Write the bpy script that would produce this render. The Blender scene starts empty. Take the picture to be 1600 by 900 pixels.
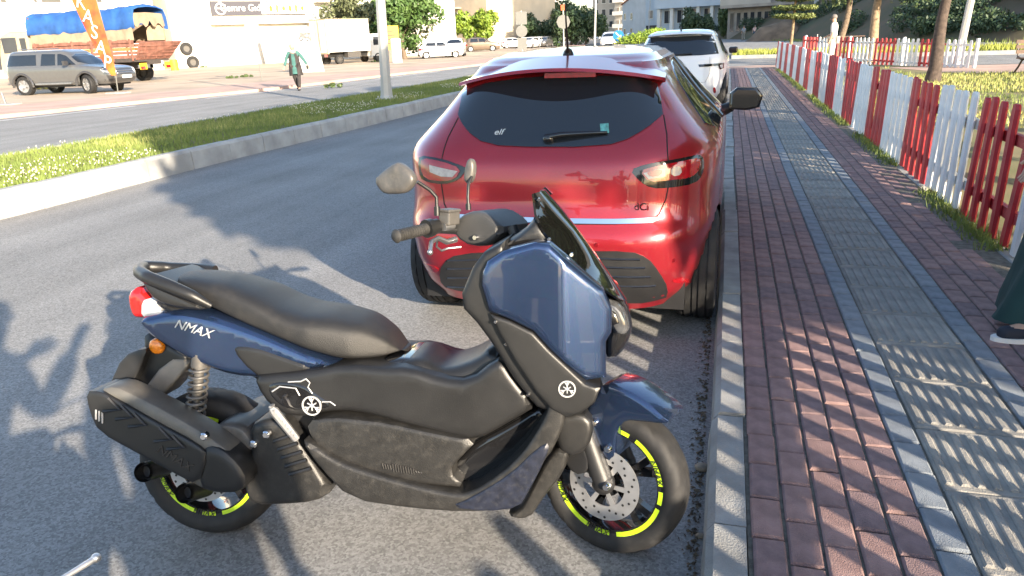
import bpy, bmesh, math, random
import numpy as np
from mathutils import Vector, Matrix, Euler
from mathutils.geometry import delaunay_2d_cdt
random.seed(7); rng = np.random.default_rng(11)
SC = bpy.context.scene
COL = SC.collection
R_ = math.radians

# ------------------------------------------------------------------ camera
FPX, CAMH, ROLL, VP = 1150.0, 1.52, -0.042, (1139.0, 44.0)
def _cam():
    yv = np.array([VP[0]-800, VP[1]-450, FPX]); yv /= np.linalg.norm(yv)
    q = np.array([VP[0]-1800, VP[1]-1000*ROLL-450, FPX]); q /= np.linalg.norm(q)
    up = np.cross(q, yv); up /= np.linalg.norm(up)
    if up[1] > 0: up = -up
    return np.array([np.cross(yv, up), yv, up]).T
CM = _cam(); CP = np.array([0, 0, CAMH])
cam = bpy.data.cameras.new('camera'); cam.sensor_width = 36; cam.lens = 36*FPX/1600
cam.clip_start = 0.05; cam.clip_end = 6000
cob = bpy.data.objects.new('camera', cam); COL.objects.link(cob)
m = Matrix.Identity(4)
for i in range(3):
    m[i][0] = CM[0, i]; m[i][1] = -CM[1, i]; m[i][2] = -CM[2, i]; m[i][3] = CP[i]
cob.matrix_world = m
SC.camera = cob

# ------------------------------------------------------------------ light
SUN_EL, SUN_AZ = R_(17.0), math.atan2(0.745, -0.667)      # azimuth from +Y towards +X
sdir = Vector((math.cos(SUN_EL)*math.sin(SUN_AZ), math.cos(SUN_EL)*math.cos(SUN_AZ), math.sin(SUN_EL)))
W = bpy.data.worlds.new('World'); SC.world = W; W.use_nodes = True
nt = W.node_tree; bg = nt.nodes['Background']
sky = nt.nodes.new('ShaderNodeTexSky'); sky.sky_type = 'NISHITA'; sky.sun_disc = False
sky.sun_elevation = SUN_EL; sky.sun_rotation = SUN_AZ; sky.air_density = 1.0; sky.dust_density = 1.0; sky.ozone_density = 1.0
nt.links.new(sky.outputs[0], bg.inputs[0]); bg.inputs[1].default_value = 0.15
sl = bpy.data.lights.new('sun', 'SUN'); sl.energy = 5.0; sl.angle = R_(0.55); sl.color = (1.0, 0.85, 0.66)
so = bpy.data.objects.new('sun', sl); COL.objects.link(so)
so.rotation_euler = sdir.to_track_quat('Z', 'Y').to_euler(); so.location = (20, -20, 30)
SC.view_settings.view_transform = 'Standard'; SC.view_settings.look = 'None'
SC.view_settings.exposure = 1.6; SC.view_settings.gamma = 1.0
SC.view_settings.use_curve_mapping = False
SC.render.engine = 'CYCLES'
SC.cycles.max_bounces = 6; SC.cycles.transparent_max_bounces = 8

# ------------------------------------------------------------------ pixel -> place helpers
def ray(u, v): return CM.T @ np.array([u-800, v-450, FPX])
def gz(u, v, z=0.0):
    d = ray(u, v); return CP + d*((z-CAMH)/d[2])
def gy(u, v, y):
    d = ray(u, v); return CP + d*(y/d[1])
def gplane(u, v, p0, n):
    d = ray(u, v); return CP + d*(np.dot(np.asarray(p0)-CP, n)/np.dot(d, n))
def proj(p):
    c = CM @ (np.asarray(p, float)-CP); return (800+FPX*c[0]/c[2], 450+FPX*c[1]/c[2])

# ------------------------------------------------------------------ materials
MATS = {}
def mat(name, col, rough=0.6, metal=0.0, var=0.15, scale=8.0, bump=0.0, bscale=60.0, coat=0.0, spec=0.5, col2=None, flake=0.0,
        dirt=0.0, dirtcol=(0.30, 0.26, 0.21), emis=0.0, trans=0.0, detail=4.0):
    if name in MATS: return MATS[name]
    M = bpy.data.materials.new(name); M.use_nodes = True; n = M.node_tree.nodes; L = M.node_tree.links
    b = n['Principled BSDF']; b.inputs['Roughness'].default_value = rough; b.inputs['Metallic'].default_value = metal
    b.inputs['Specular IOR Level'].default_value = spec
    if coat: b.inputs['Coat Weight'].default_value = coat; b.inputs['Coat Roughness'].default_value = 0.03
    tc = n.new('ShaderNodeTexCoord')
    c2 = col2 if col2 else tuple(max(0, c*(1-var)) for c in col)
    c1 = col if col2 else tuple(min(1, c*(1+var*0.6)) for c in col)
    no = n.new('ShaderNodeTexNoise'); no.inputs['Scale'].default_value = scale; no.inputs['Detail'].default_value = detail
    L.new(tc.outputs['Object'], no.inputs['Vector'])
    rp = n.new('ShaderNodeValToRGB'); rp.color_ramp.elements[0].position = 0.32; rp.color_ramp.elements[1].position = 0.68
    rp.color_ramp.elements[0].color = (*c2, 1); rp.color_ramp.elements[1].color = (*c1, 1)
    L.new(no.outputs['Fac'], rp.inputs['Fac']); out = rp.outputs['Color']
    if dirt:
        d = n.new('ShaderNodeTexNoise'); d.inputs['Scale'].default_value = scale*1.7+3; d.inputs['Detail'].default_value = 8; d.inputs['Roughness'].default_value = 0.7
        L.new(tc.outputs['Object'], d.inputs['Vector'])
        r2 = n.new('ShaderNodeValToRGB'); r2.color_ramp.elements[0].position = 0.5; r2.color_ramp.elements[1].position = 0.78
        r2.color_ramp.elements[1].color = (dirt, dirt, dirt, 1); L.new(d.outputs['Fac'], r2.inputs['Fac'])
        mx = n.new('ShaderNodeMix'); mx.data_type = 'RGBA'; L.new(r2.outputs['Color'], mx.inputs[0]); L.new(out, mx.inputs[6]); mx.inputs[7].default_value = (*dirtcol, 1)
        out = mx.outputs[2]
        mr = n.new('ShaderNodeMapRange'); mr.inputs[3].default_value = rough; mr.inputs[4].default_value = min(1, rough+0.35)
        L.new(r2.outputs['Color'], mr.inputs[0]); L.new(mr.outputs[0], b.inputs['Roughness'])
    if flake:
        v = n.new('ShaderNodeTexVoronoi'); v.inputs['Scale'].default_value = 900; L.new(tc.outputs['Object'], v.inputs['Vector'])
        mx = n.new('ShaderNodeMix'); mx.data_type = 'RGBA'; mx.blend_type = 'ADD'; mx.inputs[0].default_value = flake
        L.new(out, mx.inputs[6]); L.new(v.outputs['Color'], mx.inputs[7])
        hs = n.new('ShaderNodeMix'); hs.data_type = 'RGBA'; hs.inputs[0].default_value = 0.6
        L.new(mx.outputs[2], hs.inputs[6]); L.new(out, hs.inputs[7]); out = hs.outputs[2]
    L.new(out, b.inputs['Base Color'])
    if bump:
        nb = n.new('ShaderNodeTexNoise'); nb.inputs['Scale'].default_value = bscale; nb.inputs['Detail'].default_value = 5
        L.new(tc.outputs['Object'], nb.inputs['Vector'])
        bm_ = n.new('ShaderNodeBump'); bm_.inputs['Strength'].default_value = bump; bm_.inputs['Distance'].default_value = 0.01
        L.new(nb.outputs['Fac'], bm_.inputs['Height']); L.new(bm_.outputs['Normal'], b.inputs['Normal'])
    if emis:
        b.inputs['Emission Color'].default_value = (*col, 1); b.inputs['Emission Strength'].default_value = emis
    if trans: b.inputs['Transmission Weight'].default_value = trans; b.inputs['IOR'].default_value = 1.45
    MATS[name] = M
    return M

def mat_asphalt(name, dark, light, tint):
    M = bpy.data.materials.new(name); M.use_nodes = True; n = M.node_tree.nodes; L = M.node_tree.links
    b = n['Principled BSDF']; b.inputs['Roughness'].default_value = 0.85; b.inputs['Specular IOR Level'].default_value = 0.35
    tc = n.new('ShaderNodeTexCoord')
    v = n.new('ShaderNodeTexVoronoi'); v.inputs['Scale'].default_value = 120; L.new(tc.outputs['Object'], v.inputs['Vector'])
    v2 = n.new('ShaderNodeTexNoise'); v2.inputs['Scale'].default_value = 210; v2.inputs['Detail'].default_value = 3; L.new(tc.outputs['Object'], v2.inputs['Vector'])
    big = n.new('ShaderNodeTexNoise'); big.inputs['Scale'].default_value = 0.7; big.inputs['Detail'].default_value = 6; L.new(tc.outputs['Object'], big.inputs['Vector'])
    mp = n.new('ShaderNodeMapping'); mp.inputs['Scale'].default_value = (2.2, 0.12, 1); L.new(tc.outputs['Object'], mp.inputs['Vector'])
    st = n.new('ShaderNodeTexNoise'); st.inputs['Scale'].default_value = 1.0; st.inputs['Detail'].default_value = 4; L.new(mp.outputs[0], st.inputs['Vector'])
    sep = n.new('ShaderNodeSeparateColor'); L.new(v.outputs['Color'], sep.inputs[0])
    a = n.new('ShaderNodeMath'); a.operation = 'MULTIPLY_ADD'; a.inputs[1].default_value = 0.55; L.new(sep.outputs[0], a.inputs[0])
    a2 = n.new('ShaderNodeMath'); a2.operation = 'MULTIPLY'; a2.inputs[1].default_value = 0.6; L.new(v2.outputs['Fac'], a2.inputs[0]); L.new(a2.outputs[0], a.inputs[2])
    rp = n.new('ShaderNodeValToRGB'); rp.color_ramp.elements[0].position = 0.25; rp.color_ramp.elements[1].position = 0.95
    rp.color_ramp.elements[0].color = (*[dark*t for t in tint], 1); rp.color_ramp.elements[1].color = (*[light*t for t in tint], 1)
    L.new(a.outputs[0], rp.inputs[0])
    ad = n.new('ShaderNodeMath'); ad.operation = 'ADD'; L.new(big.outputs['Fac'], ad.inputs[0]); L.new(st.outputs['Fac'], ad.inputs[1])
    mr = n.new('ShaderNodeMapRange'); mr.inputs[1].default_value = 0.6; mr.inputs[2].default_value = 1.4; mr.inputs[3].default_value = 0.72; mr.inputs[4].default_value = 1.22
    L.new(ad.outputs[0], mr.inputs[0])
    mx = n.new('ShaderNodeMix'); mx.data_type = 'RGBA'; mx.blend_type = 'MULTIPLY'; mx.inputs[0].default_value = 1
    L.new(rp.outputs[0], mx.inputs[6]); L.new(mr.outputs[0], mx.inputs[7]); L.new(mx.outputs[2], b.inputs['Base Color'])
    bp = n.new('ShaderNodeBump'); bp.inputs['Strength'].default_value = 0.6; bp.inputs['Distance'].default_value = 0.006
    L.new(a.outputs[0], bp.inputs['Height']); L.new(bp.outputs[0], b.inputs['Normal'])
    return M

# ------------------------------------------------------------------ mesh builder
class MB:
    def __init__(s): s.v = []; s.f = []
    def add(s, vs, fs):
        o = len(s.v); s.v += [tuple(map(float, p)) for p in vs]; s.f += [tuple(i+o for i in f) for f in fs]; return s
    def box(s, a, b):
        x0, y0, z0 = a; x1, y1, z1 = b
        return s.add([(x0,y0,z0),(x1,y0,z0),(x1,y1,z0),(x0,y1,z0),(x0,y0,z1),(x1,y0,z1),(x1,y1,z1),(x0,y1,z1)],
                     [(0,3,2,1),(4,5,6,7),(0,1,5,4),(1,2,6,5),(2,3,7,6),(3,0,4,7)])
    def cbox(s, c, d): return s.box([c[i]-d[i]/2 for i in range(3)], [c[i]+d[i]/2 for i in range(3)])
    def bevbox(s, a, b, r):                      # box with chamfered top edges
        x0, y0, z0 = a; x1, y1, z1 = b
        vs = [(x0,y0,z0),(x1,y0,z0),(x1,y1,z0),(x0,y1,z0),(x0,y0,z1-r),(x1,y0,z1-r),(x1,y1,z1-r),(x0,y1,z1-r),
              (x0+r,y0+r,z1),(x1-r,y0+r,z1),(x1-r,y1-r,z1),(x0+r,y1-r,z1)]
        fs = [(0,3,2,1),(8,9,10,11)]
        for i in range(4):
            j = (i+1) % 4; fs += [(i,j,4+j,4+i),(4+i,4+j,8+j,8+i)]
        return s.add(vs, fs)
    def loft(s, rings, cap=True, closed=True):
        n = len(rings[0]); vs = [p for r in rings for p in r]; fs = []
        for i in range(len(rings)-1):
            for j in range(n if closed else n-1):
                k = (j+1) % n; fs.append((i*n+j, i*n+k, (i+1)*n+k, (i+1)*n+j))
        if cap and closed: fs += [tuple(range(n-1, -1, -1)), tuple((len(rings)-1)*n+j for j in range(n))]
        return s.add(vs, fs)
    def tube(s, pts, r, n=8, cap=True):
        pts = [Vector(p) for p in pts]; rs = r if hasattr(r, '__len__') else [r]*len(pts)
        t0 = (pts[1]-pts[0]).normalized(); a = Vector((0,0,1)) if abs(t0.z) < 0.9 else Vector((1,0,0))
        nrm = t0.cross(a).normalized(); rings = []
        for i, p in enumerate(pts):
            t = ((pts[min(i+1, len(pts)-1)]-pts[i]).normalized()+(pts[i]-pts[max(i-1, 0)]).normalized())
            t = t.normalized() if t.length > 1e-6 else t0
            nrm = (nrm-t*nrm.dot(t)).normalized(); bn = t.cross(nrm)
            rings.append([p+(nrm*math.cos(2*math.pi*j/n)+bn*math.sin(2*math.pi*j/n))*rs[i] for j in range(n)])
        return s.loft(rings, cap)
    def lathe(s, prof, n=32, axis='y', o=(0,0,0), closed=False):   # prof: (radius, along)
        rings = []
        for k in range(n):
            a = 2*math.pi*k/n; ring = []
            for r, h in prof:
                c, d = r*math.cos(a), r*math.sin(a)
                p = {'y': (c, h, d), 'z': (c, d, h), 'x': (h, c, d)}[axis]
                ring.append((p[0]+o[0], p[1]+o[1], p[2]+o[2]))
            rings.append(ring)
        m_ = len(prof); vs = [p for r in rings for p in r]; fs = []
        for k in range(n):
            k2 = (k+1) % n
            for j in range(m_ if closed else m_-1):
                j2 = (j+1) % m_; fs.append((k*m_+j, k*m_+j2, k2*m_+j2, k2*m_+j))
        return s.add(vs, fs)
    def prism(s, poly, axis, h0, h1):            # polygon in the two other axes
        def P(a, b, h): return {'y': (a, h, b), 'z': (a, b, h), 'x': (h, a, b)}[axis]
        n = len(poly); vs = [P(a, b, h0) for a, b in poly]+[P(a, b, h1) for a, b in poly]
        fs = [tuple(range(n-1, -1, -1)), tuple(range(n, 2*n))]+[(i, (i+1) % n, n+(i+1) % n, n+i) for i in range(n)]
        return s.add(vs, fs)
    def quad(s, a, b, c, d): return s.add([a, b, c, d], [(0, 1, 2, 3)])
    def ball(s, c, r, n=10, m_=7):
        rr = r if hasattr(r, '__len__') else (r, r, r); vs = []; fs = []
        for i in range(m_+1):
            t = math.pi*i/m_
            for j in range(n):
                a = 2*math.pi*j/n; vs.append((c[0]+rr[0]*math.sin(t)*math.cos(a), c[1]+rr[1]*math.sin(t)*math.sin(a), c[2]+rr[2]*math.cos(t)))
        for i in range(m_):
            for j in range(n): fs.append((i*n+j, (i+1)*n+j, (i+1)*n+(j+1) % n, i*n+(j+1) % n))
        return s.add(vs, fs)
    def mesh(s, name, m=None, smooth=None):
        me = bpy.data.meshes.new(name); me.from_pydata(s.v, [], s.f)
        bm = bmesh.new(); bm.from_mesh(me); bmesh.ops.remove_doubles(bm, verts=bm.verts, dist=1e-6)
        bmesh.ops.recalc_face_normals(bm, faces=bm.faces)
        if smooth is not None:
            for f in bm.faces: f.smooth = True
            for e in bm.edges:
                if len(e.link_faces) == 2 and e.calc_face_angle(0) > R_(smooth): e.smooth = False
        bm.to_mesh(me); bm.free()
        if m: me.materials.append(m)
        return me
    def build(s, name, m=None, parent=None, smooth=None, **kw):
        return link(name, s.mesh(name, m, smooth), parent, **kw)
def link(name, me, parent=None, loc=None, rot=None, label=None, cat=None, group=None, kind=None):
    o = bpy.data.objects.new(name, me); COL.objects.link(o)
    if parent: o.parent = parent
    if loc is not None: o.location = loc
    if rot is not None: o.rotation_euler = rot
    tag(o, label, cat, group, kind)
    return o
def tag(o, label=None, cat=None, group=None, kind=None):
    if label: o['label'] = label
    if cat: o['category'] = cat
    if group: o['group'] = group
    if kind: o['kind'] = kind
    return o
def thing(name, label, cat, loc=(0,0,0), rot=(0,0,0), group=None):
    return link(name, None, None, loc, rot, label, cat, group)
def copy_tree(o, parent=None):
    c = o.copy(); COL.objects.link(c); c.parent = parent
    for ch in o.children: copy_tree(ch, c)
    return c
def bevel(o, w, seg=2):
    md = o.modifiers.new('b', 'BEVEL'); md.width = w; md.segments = seg; md.limit_method = 'ANGLE'; md.angle_limit = R_(35); return o
def chaikin(p, it=2):
    for _ in range(it):
        q = []
        for i in range(len(p)):
            a = np.asarray(p[i]); b = np.asarray(p[(i+1) % len(p)]); q += [a*.75+b*.25, a*.25+b*.75]
        p = q
    return [tuple(a) for a in p]
def resample(p, step):
    out = []
    for i in range(len(p)):
        a = np.asarray(p[i], float); b = np.asarray(p[(i+1) % len(p)], float); L = np.linalg.norm(b-a); k = max(1, int(round(L/step)))
        out += [tuple(a+(b-a)*t/k) for t in range(k)]
    return out
def fill(poly, step, inset=None):
    """triangulate polygon with interior grid points -> verts2d, tris, dist to border, n_border"""
    P = np.array(poly); x0, z0 = P.min(0); x1, z1 = P.max(0); n = len(P)
    gx_, gz_ = np.meshgrid(np.arange(x0+step/2, x1, step), np.arange(z0+step/2, z1, step)); G = np.c_[gx_.ravel(), gz_.ravel()]
    A = P; B = np.roll(P, -1, 0)
    def dist(Q):
        d = np.full(len(Q), 1e9)
        for a, b in zip(A, B):
            ab = b-a; t = np.clip(((Q-a)@ab)/max(ab@ab, 1e-12), 0, 1); d = np.minimum(d, np.linalg.norm(Q-(a+t[:, None]*ab), axis=1))
        return d
    ins = np.zeros(len(G), bool)
    for a, b in zip(A, B):
        c = ((a[1] > G[:, 1]) != (b[1] > G[:, 1])); xi = (b[0]-a[0])*(G[:, 1]-a[1])/((b[1]-a[1]) or 1e-12)+a[0]; ins ^= c & (G[:, 0] < xi)
    G = G[ins]
    if len(G): G = G[dist(G) > (step*0.45 if not inset else inset*1.0+step*.35)]
    if inset:                               # clean rows of points along the rim
        T = np.roll(P, -1, 0)-np.roll(P, 1, 0); T /= np.maximum(np.linalg.norm(T, axis=1), 1e-9)[:, None]; Nn = np.c_[-T[:, 1], T[:, 0]]
        area = 0.5*np.sum(P[:, 0]*np.roll(P[:, 1], -1)-np.roll(P[:, 0], -1)*P[:, 1]); Nn = Nn if area > 0 else -Nn
        for k in (.12, .35, .65, 1.0):
            Q = P+Nn*inset*k; dq = dist(Q); Q = Q[dq > inset*k*.93]
            if len(Q): G = np.vstack([G, Q]) if len(G) else Q
    V = [Vector(p) for p in P.tolist()]+[Vector(p) for p in G.tolist()]
    r = delaunay_2d_cdt(V, [(i, (i+1) % n) for i in range(n)], [], 1, 1e-7)
    v2 = np.array([tuple(p) for p in r[0]]); tris = [tuple(f) for f in r[2]]
    d = dist(v2); d[d < 1e-5] = 0
    return v2, tris, d
def puff(poly, w0, w1, R, step=0.02, yc=0.0, sm=2, thick_back=None, taper=None):
    """closed pillow solid from an outline in x,z; half width w0 at the rim, w1 inside"""
    p = chaikin(poly, sm) if sm else list(poly)
    p = resample(p, step)
    v2, tris, d = fill(p, step, R)
    h = w0+(w1-w0)*np.sqrt(np.maximum(0, 1-(1-np.minimum(d/R, 1))**2))
    if taper:
        t = np.clip((v2[:, 0]-taper[0])/(taper[1]-taper[0]), 0, 1); h = h*(1-(1-taper[2])*t)
    n = len(v2); mb = MB()
    back = h if thick_back is None else np.full(n, thick_back)
    vs = [(x, yc-hh, z) for (x, z), hh in zip(v2, h)]+[(x, yc+hb, z) for (x, z), hb in zip(v2, back)]
    fs = [t for t in tris]+[tuple(i+n for i in t[::-1]) for t in tris]
    cnt = {}
    for t in tris:
        for a, b in ((t[0], t[1]), (t[1], t[2]), (t[2], t[0])): cnt[(a, b)] = 1
    for (a, b) in cnt:
        if (b, a) not in cnt: fs.append((b, a, a+n, b+n))
    return mb.add(vs, fs)
def text_mesh(body, size, depth=0.001, bold_shear=0.0):
    cu = bpy.data.curves.new('t', 'FONT'); cu.body = body; cu.size = size; cu.extrude = depth; cu.align_x = 'CENTER'; cu.align_y = 'CENTER'; cu.shear = bold_shear; cu.offset = 0.0
    o = bpy.data.objects.new('t', cu); COL.objects.link(o); bpy.context.view_layer.update()
    me = bpy.data.meshes.new_from_object(o.evaluated_get(bpy.context.evaluated_depsgraph_get())); bpy.data.objects.remove(o); return me
def text(body, size, m, parent, M4, name='lettering', shear=0.0, depth=0.001):
    me = text_mesh(body, size, depth, shear); me.materials.clear(); me.materials.append(m); o = link(name, me, parent); o.matrix_local = M4; return o
def basis(o, x, y):
    x = Vector(x).normalized(); z = x.cross(Vector(y)).normalized(); y = z.cross(x); M4 = Matrix.Identity(4)
    for i in range(3): M4[i][0] = x[i]; M4[i][1] = y[i]; M4[i][2] = z[i]; M4[i][3] = o[i]
    return M4
TILT = (0, 0.03, 0)      # uprights lean a little against the cross slope of the street
# ------------------------------------------------------------------ palette
ASPH = mat_asphalt('asphalt', 0.15, 0.33, (1.0, 0.985, 0.96))
ASPH2 = mat_asphalt('asphalt_far', 0.14, 0.27, (1.0, 0.98, 0.94))
CONC = mat('kerb_concrete', (0.30, 0.30, 0.29), 0.85, var=0.3, scale=6, bump=0.5, bscale=160, dirt=0.4)
CONC_W = mat('median_concrete', (0.37, 0.37, 0.36), 0.85, var=0.25, scale=3, bump=0.4, bscale=90, dirt=0.35)
BRICKS = [mat('brick_a', (0.262, 0.165, 0.155), 0.85, var=0.3, scale=14, bump=0.6, bscale=240, dirt=0.25),
          mat('brick_b', (0.295, 0.185, 0.170), 0.85, var=0.3, scale=11, bump=0.6, bscale=240, dirt=0.3),
          mat('brick_c', (0.225, 0.150, 0.150), 0.85, var=0.3, scale=16, bump=0.6, bscale=240, dirt=0.25)]
GREYP = [mat('paver_a', (0.235, 0.26, 0.285), 0.85, var=0.25, scale=13, bump=0.6, bscale=240, dirt=0.2),
         mat('paver_b', (0.205, 0.23, 0.26), 0.85, var=0.25, scale=13, bump=0.6, bscale=240, dirt=0.25)]
TACT = [mat('tactile_a', (0.305, 0.29, 0.26), 0.85, var=0.25, scale=9, bump=0.5, bscale=200, dirt=0.35),
        mat('tactile_b', (0.265, 0.255, 0.235), 0.85, var=0.25, scale=9, bump=0.5, bscale=200, dirt=0.35)]
SAND = mat('joint_sand', (0.15, 0.135, 0.11), 0.95, var=0.45, scale=25, bump=0.8, bscale=120)
LOT = mat('dusty_lot', (0.44, 0.35, 0.26), 0.95, var=0.28, scale=0.35, bump=0.4, bscale=20, detail=9)
PINK = mat('pink_pavement', (0.45, 0.31, 0.25), 0.9, var=0.2, scale=0.8, bump=0.3, bscale=30, detail=8)
SOIL = mat('soil', (0.21, 0.155, 0.10), 0.95, var=0.4, scale=2.0, bump=0.8, bscale=40, detail=8)
LAWN = mat('lawn_ground', (0.14, 0.15, 0.05), 0.95, col2=(0.25, 0.19, 0.11), scale=0.9, bump=0.7, bscale=60, detail=8)
WHITEP = mat('white_paint', (0.74, 0.74, 0.73), 0.55, var=0.12, scale=5, bump=0.12, bscale=40, dirt=0.22, dirtcol=(0.45, 0.42, 0.38))
REDP = mat('red_paint', (0.44, 0.022, 0.030), 0.5, var=0.25, scale=5, bump=0.12, bscale=40, dirt=0.2, dirtcol=(0.45, 0.14, 0.12))
MARK = mat('road_marking', (0.62, 0.62, 0.60), 0.8, var=0.3, scale=5)
BLACK = mat('black_plastic', (0.018, 0.018, 0.019), 0.45, var=0.2, scale=12, bump=0.08, bscale=300)
RUBBER = mat('tyre_rubber', (0.016, 0.016, 0.017), 0.7, var=0.3, scale=20, dirt=0.3, dirtcol=(0.07, 0.066, 0.06))
CHROME = mat('chrome', (0.75, 0.75, 0.76), 0.12, 1.0, var=0.05)
STEEL = mat('steel', (0.45, 0.45, 0.46), 0.35, 0.9, var=0.2, scale=20)
ALU = mat('aluminium', (0.55, 0.55, 0.56), 0.4, 0.8, var=0.15, scale=20)
DGLASS = mat('dark_glass', (0.012, 0.015, 0.018), 0.04, var=0.0, spec=0.6, coat=0.3)

def sheet(name, poly, z, m, kind='structure', parent=None):
    mb = MB(); mb.add([(x, y, z) for x, y in poly], [tuple(range(len(poly)))]); return mb.build(name, m, parent, kind=kind)
def slab(name, poly, z0, z1, m, kind='structure'):
    return MB().prism(poly, 'z', z0, z1).build(name, m, kind=kind)

# ------------------------------------------------------------------ ground and roads
sheet('ground', [(-3000, -500), (3000, -500), (3000, 5000), (-3000, 5000)], -0.04, LOT)
sheet('road', [(-19.5, -30), (0.03, -30), (0.03, 29.5), (60, 29.5), (60, 420), (-30, 420), (-19.5, 60)], 0.0, ASPH)
def medx(y): return float(np.interp(y, [-20, 5, 9, 13, 17, 26, 40, 70], [-7.0, -6.9, -6.85, -6.65, -6.5, -6.3, -6.1, -6.6]))
def medf(y): return float(np.interp(y, [-20, 8, 15, 22, 30, 45, 70], [-9.8, -9.7, -9.6, -9.1, -9.0, -8.9, -8.6]))
ys = list(np.arange(-20, 71, 2.0))
slab('median', [(medx(y)-0.12, y) for y in ys]+[(medf(y)+0.12, y) for y in ys[::-1]], -0.02, 0.24, SOIL)
mk = link('median_kerb', None, kind='structure')
def kerb_run(parent, fx, y0, y1, L, h, t, m, sgn, ch=0.02, n0=0):
    y = y0; i = 0
    while y < y1:
        l = L*random.uniform(0.97, 1.03); a, b = fx(y), fx(y+l); mb = MB(); g = 0.006
        j = random.uniform(-0.008, 0.008); hh = h+random.uniform(-0.006, 0.006)
        r = [(0, -0.02), (0.012*sgn, hh-ch*1.3), (0.012*sgn+ch*sgn, hh), (t*sgn, hh), (t*sgn, -0.02)]
        mb.loft([[(a+j+x, y+g, z) for x, z in r], [(b+j+x, y+l-g, z) for x, z in r]])
        mb.build('kerb_stone', m, parent); y += l; i += 1
kerb_run(mk, medx, 0.5, 45, 0.8, 0.27, 0.14, CONC_W, -1, 0.03)
kerb_run(mk, medf, 5, 45, 1.0, 0.27, 0.14, CONC_W, 1, 0.03)
for y0 in (45.0,):
    MB().loft([[(medx(y)+s*0+x, y, z) for x, z in ((0, -0.02), (-0.01, 0.25), (-0.14, 0.26), (-0.14, -0.02))] for y in np.arange(45, 71, 2.5) for s in (0,)]).build('kerb_run', CONC_W, mk)
    MB().loft([[(medf(y)+x, y, z) for x, z in ((0, -0.02), (0.01, 0.25), (0.14, 0.26), (0.14, -0.02))] for y in np.arange(45, 71, 2.5)]).build('kerb_run', CONC_W, mk)
# far side of the street
FK = [(-21, -20), (-20.2, 8), (-18.9, 15.5), (-17.7, 20.5), (-16.4, 25), (-15.6, 33), (-14.4, 42), (-13.4, 53), (-14.5, 72), (-19, 105), (-30, 160)]
slab('far_pavement', FK+[(x-(4.0 if y < 60 else 3.0), y) for x, y in FK[::-1]], -0.03, 0.09, PINK)
fkb = MB().loft([[(x+dx, y, z) for dx, z in ((0.16, -0.03), (0.15, 0.10), (0.0, 0.11), (0.0, -0.03))] for x, y in FK]).build('far_kerb', PINK, kind='structure')
slab('dirt_lot', [(x-3.98, y) for x, y in FK[:-1]]+[(-90, 105), (-90, -20)], -0.03, 0.05, LOT)
def fkx(y): return float(np.interp(y, [p[1] for p in FK], [p[0] for p in FK]))
mb = MB()
for a, b in ((2, 9), (12, 19), (21.5, 27), (31, 37), (42, 48)):
    mb.quad((fkx(a)+0.75, a, 0.004), (fkx(a)+0.9, a, 0.004), (fkx(b)+0.9, b, 0.004), (fkx(b)+0.75, b, 0.004))
mb.build('road_marking', MARK, kind='structure')

# ------------------------------------------------------------------ kerb and pavement beside the parked vehicles
pk = link('kerb', None, kind='structure')
kerb_run(pk, lambda y: 0.004+0.03*math.sin(y*0.05)*0, 0.54, 29, 0.7, 0.132, 0.124, CONC, 1, 0.022)
pv = MB().box((0.126, -6, -0.02), (1.70, 29.3, 0.120)).build('pavement', SAND, kind='structure')
def brick_mesh(name, w, l, h, m): return MB().bevbox((-w/2, -l/2, -h), (w/2, l/2, 0), 0.006).mesh(name, m)
BM = [brick_mesh('brick', 0.0885, 0.19, 0.03, m_) for m_ in BRICKS]
GM = [brick_mesh('grey_paver', 0.0885, 0.19, 0.03, m_) for m_ in GREYP]
far_b = [MB(), MB(), MB()]
def put(name, me, x, y, top, rows):
    o = link(name, me, pv, (x+random.uniform(-.0015, .0015), y+random.uniform(-.003, .003), top+random.uniform(-.0022, .0022)),
             (random.gauss(0, .007), random.gauss(0, .007), random.gauss(0, .008))); return o
for c in range(5):
    x = 0.134+0.0972*(c+0.5)
    for k in range(150):
        y = 1.0+0.1972*k+(0.0986 if c % 2 else 0)
        if y > 29.1: break
        if y < 8.2: put('brick', random.choice(BM), x, y, 0.132, 0)
        else: far_b[random.randrange(2)].bevbox((x-.044, y-.095, .10), (x+.044, y+.095, .132+random.uniform(-.002, .002)), .005)
for c in range(5):
    x = 1.189+0.0972*(c+0.5)
    for k in range(150):
        y = 1.0+0.1972*k+(0.0986 if c % 2 else 0)
        if y > 29.1: break
        sink = 0.012*max(0, c-2)
        if 3.0 < y < 8.0: put('brick', random.choice(BM), x, y, 0.131-sink*random.uniform(.3, 1), 0)
        else: far_b[random.randrange(2)].bevbox((x-.044, y-.095, .09), (x+.044, y+.095, .130-sink*.6+random.uniform(-.003, .003)), .005)
for X in (0.667, 1.139):
    for k in range(150):
        y = 1.05+0.1972*k
        if y > 29.1: break
        if y < 16 and not (X > 1 and y < 2.4): put('grey_paver', random.choice(GM), X, y, 0.132, 0)
        else: far_b[2].bevbox((X-.044, y-.095, .10), (X+.044, y+.095, .132), .005)
far_b[0].build('brick_paving', BRICKS[0], pv, kind='stuff'); far_b[1].build('brick_paving', BRICKS[1], pv, kind='stuff'); far_b[2].build('grey_paving', GREYP[0], pv, kind='stuff')
def tactile(m_, bars=True):
    mb = MB().bevbox((-0.182, -0.194, -0.03), (0.182, 0.194, 0), 0.006)
    for i in range(8):
        x = -0.182+0.364*(i+0.5)/8; mb.bevbox((x-0.0125, -0.165, -0.002), (x+0.0125, 0.165, 0.0075), 0.005)
    return mb.mesh('tactile_tile', m_)
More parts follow.
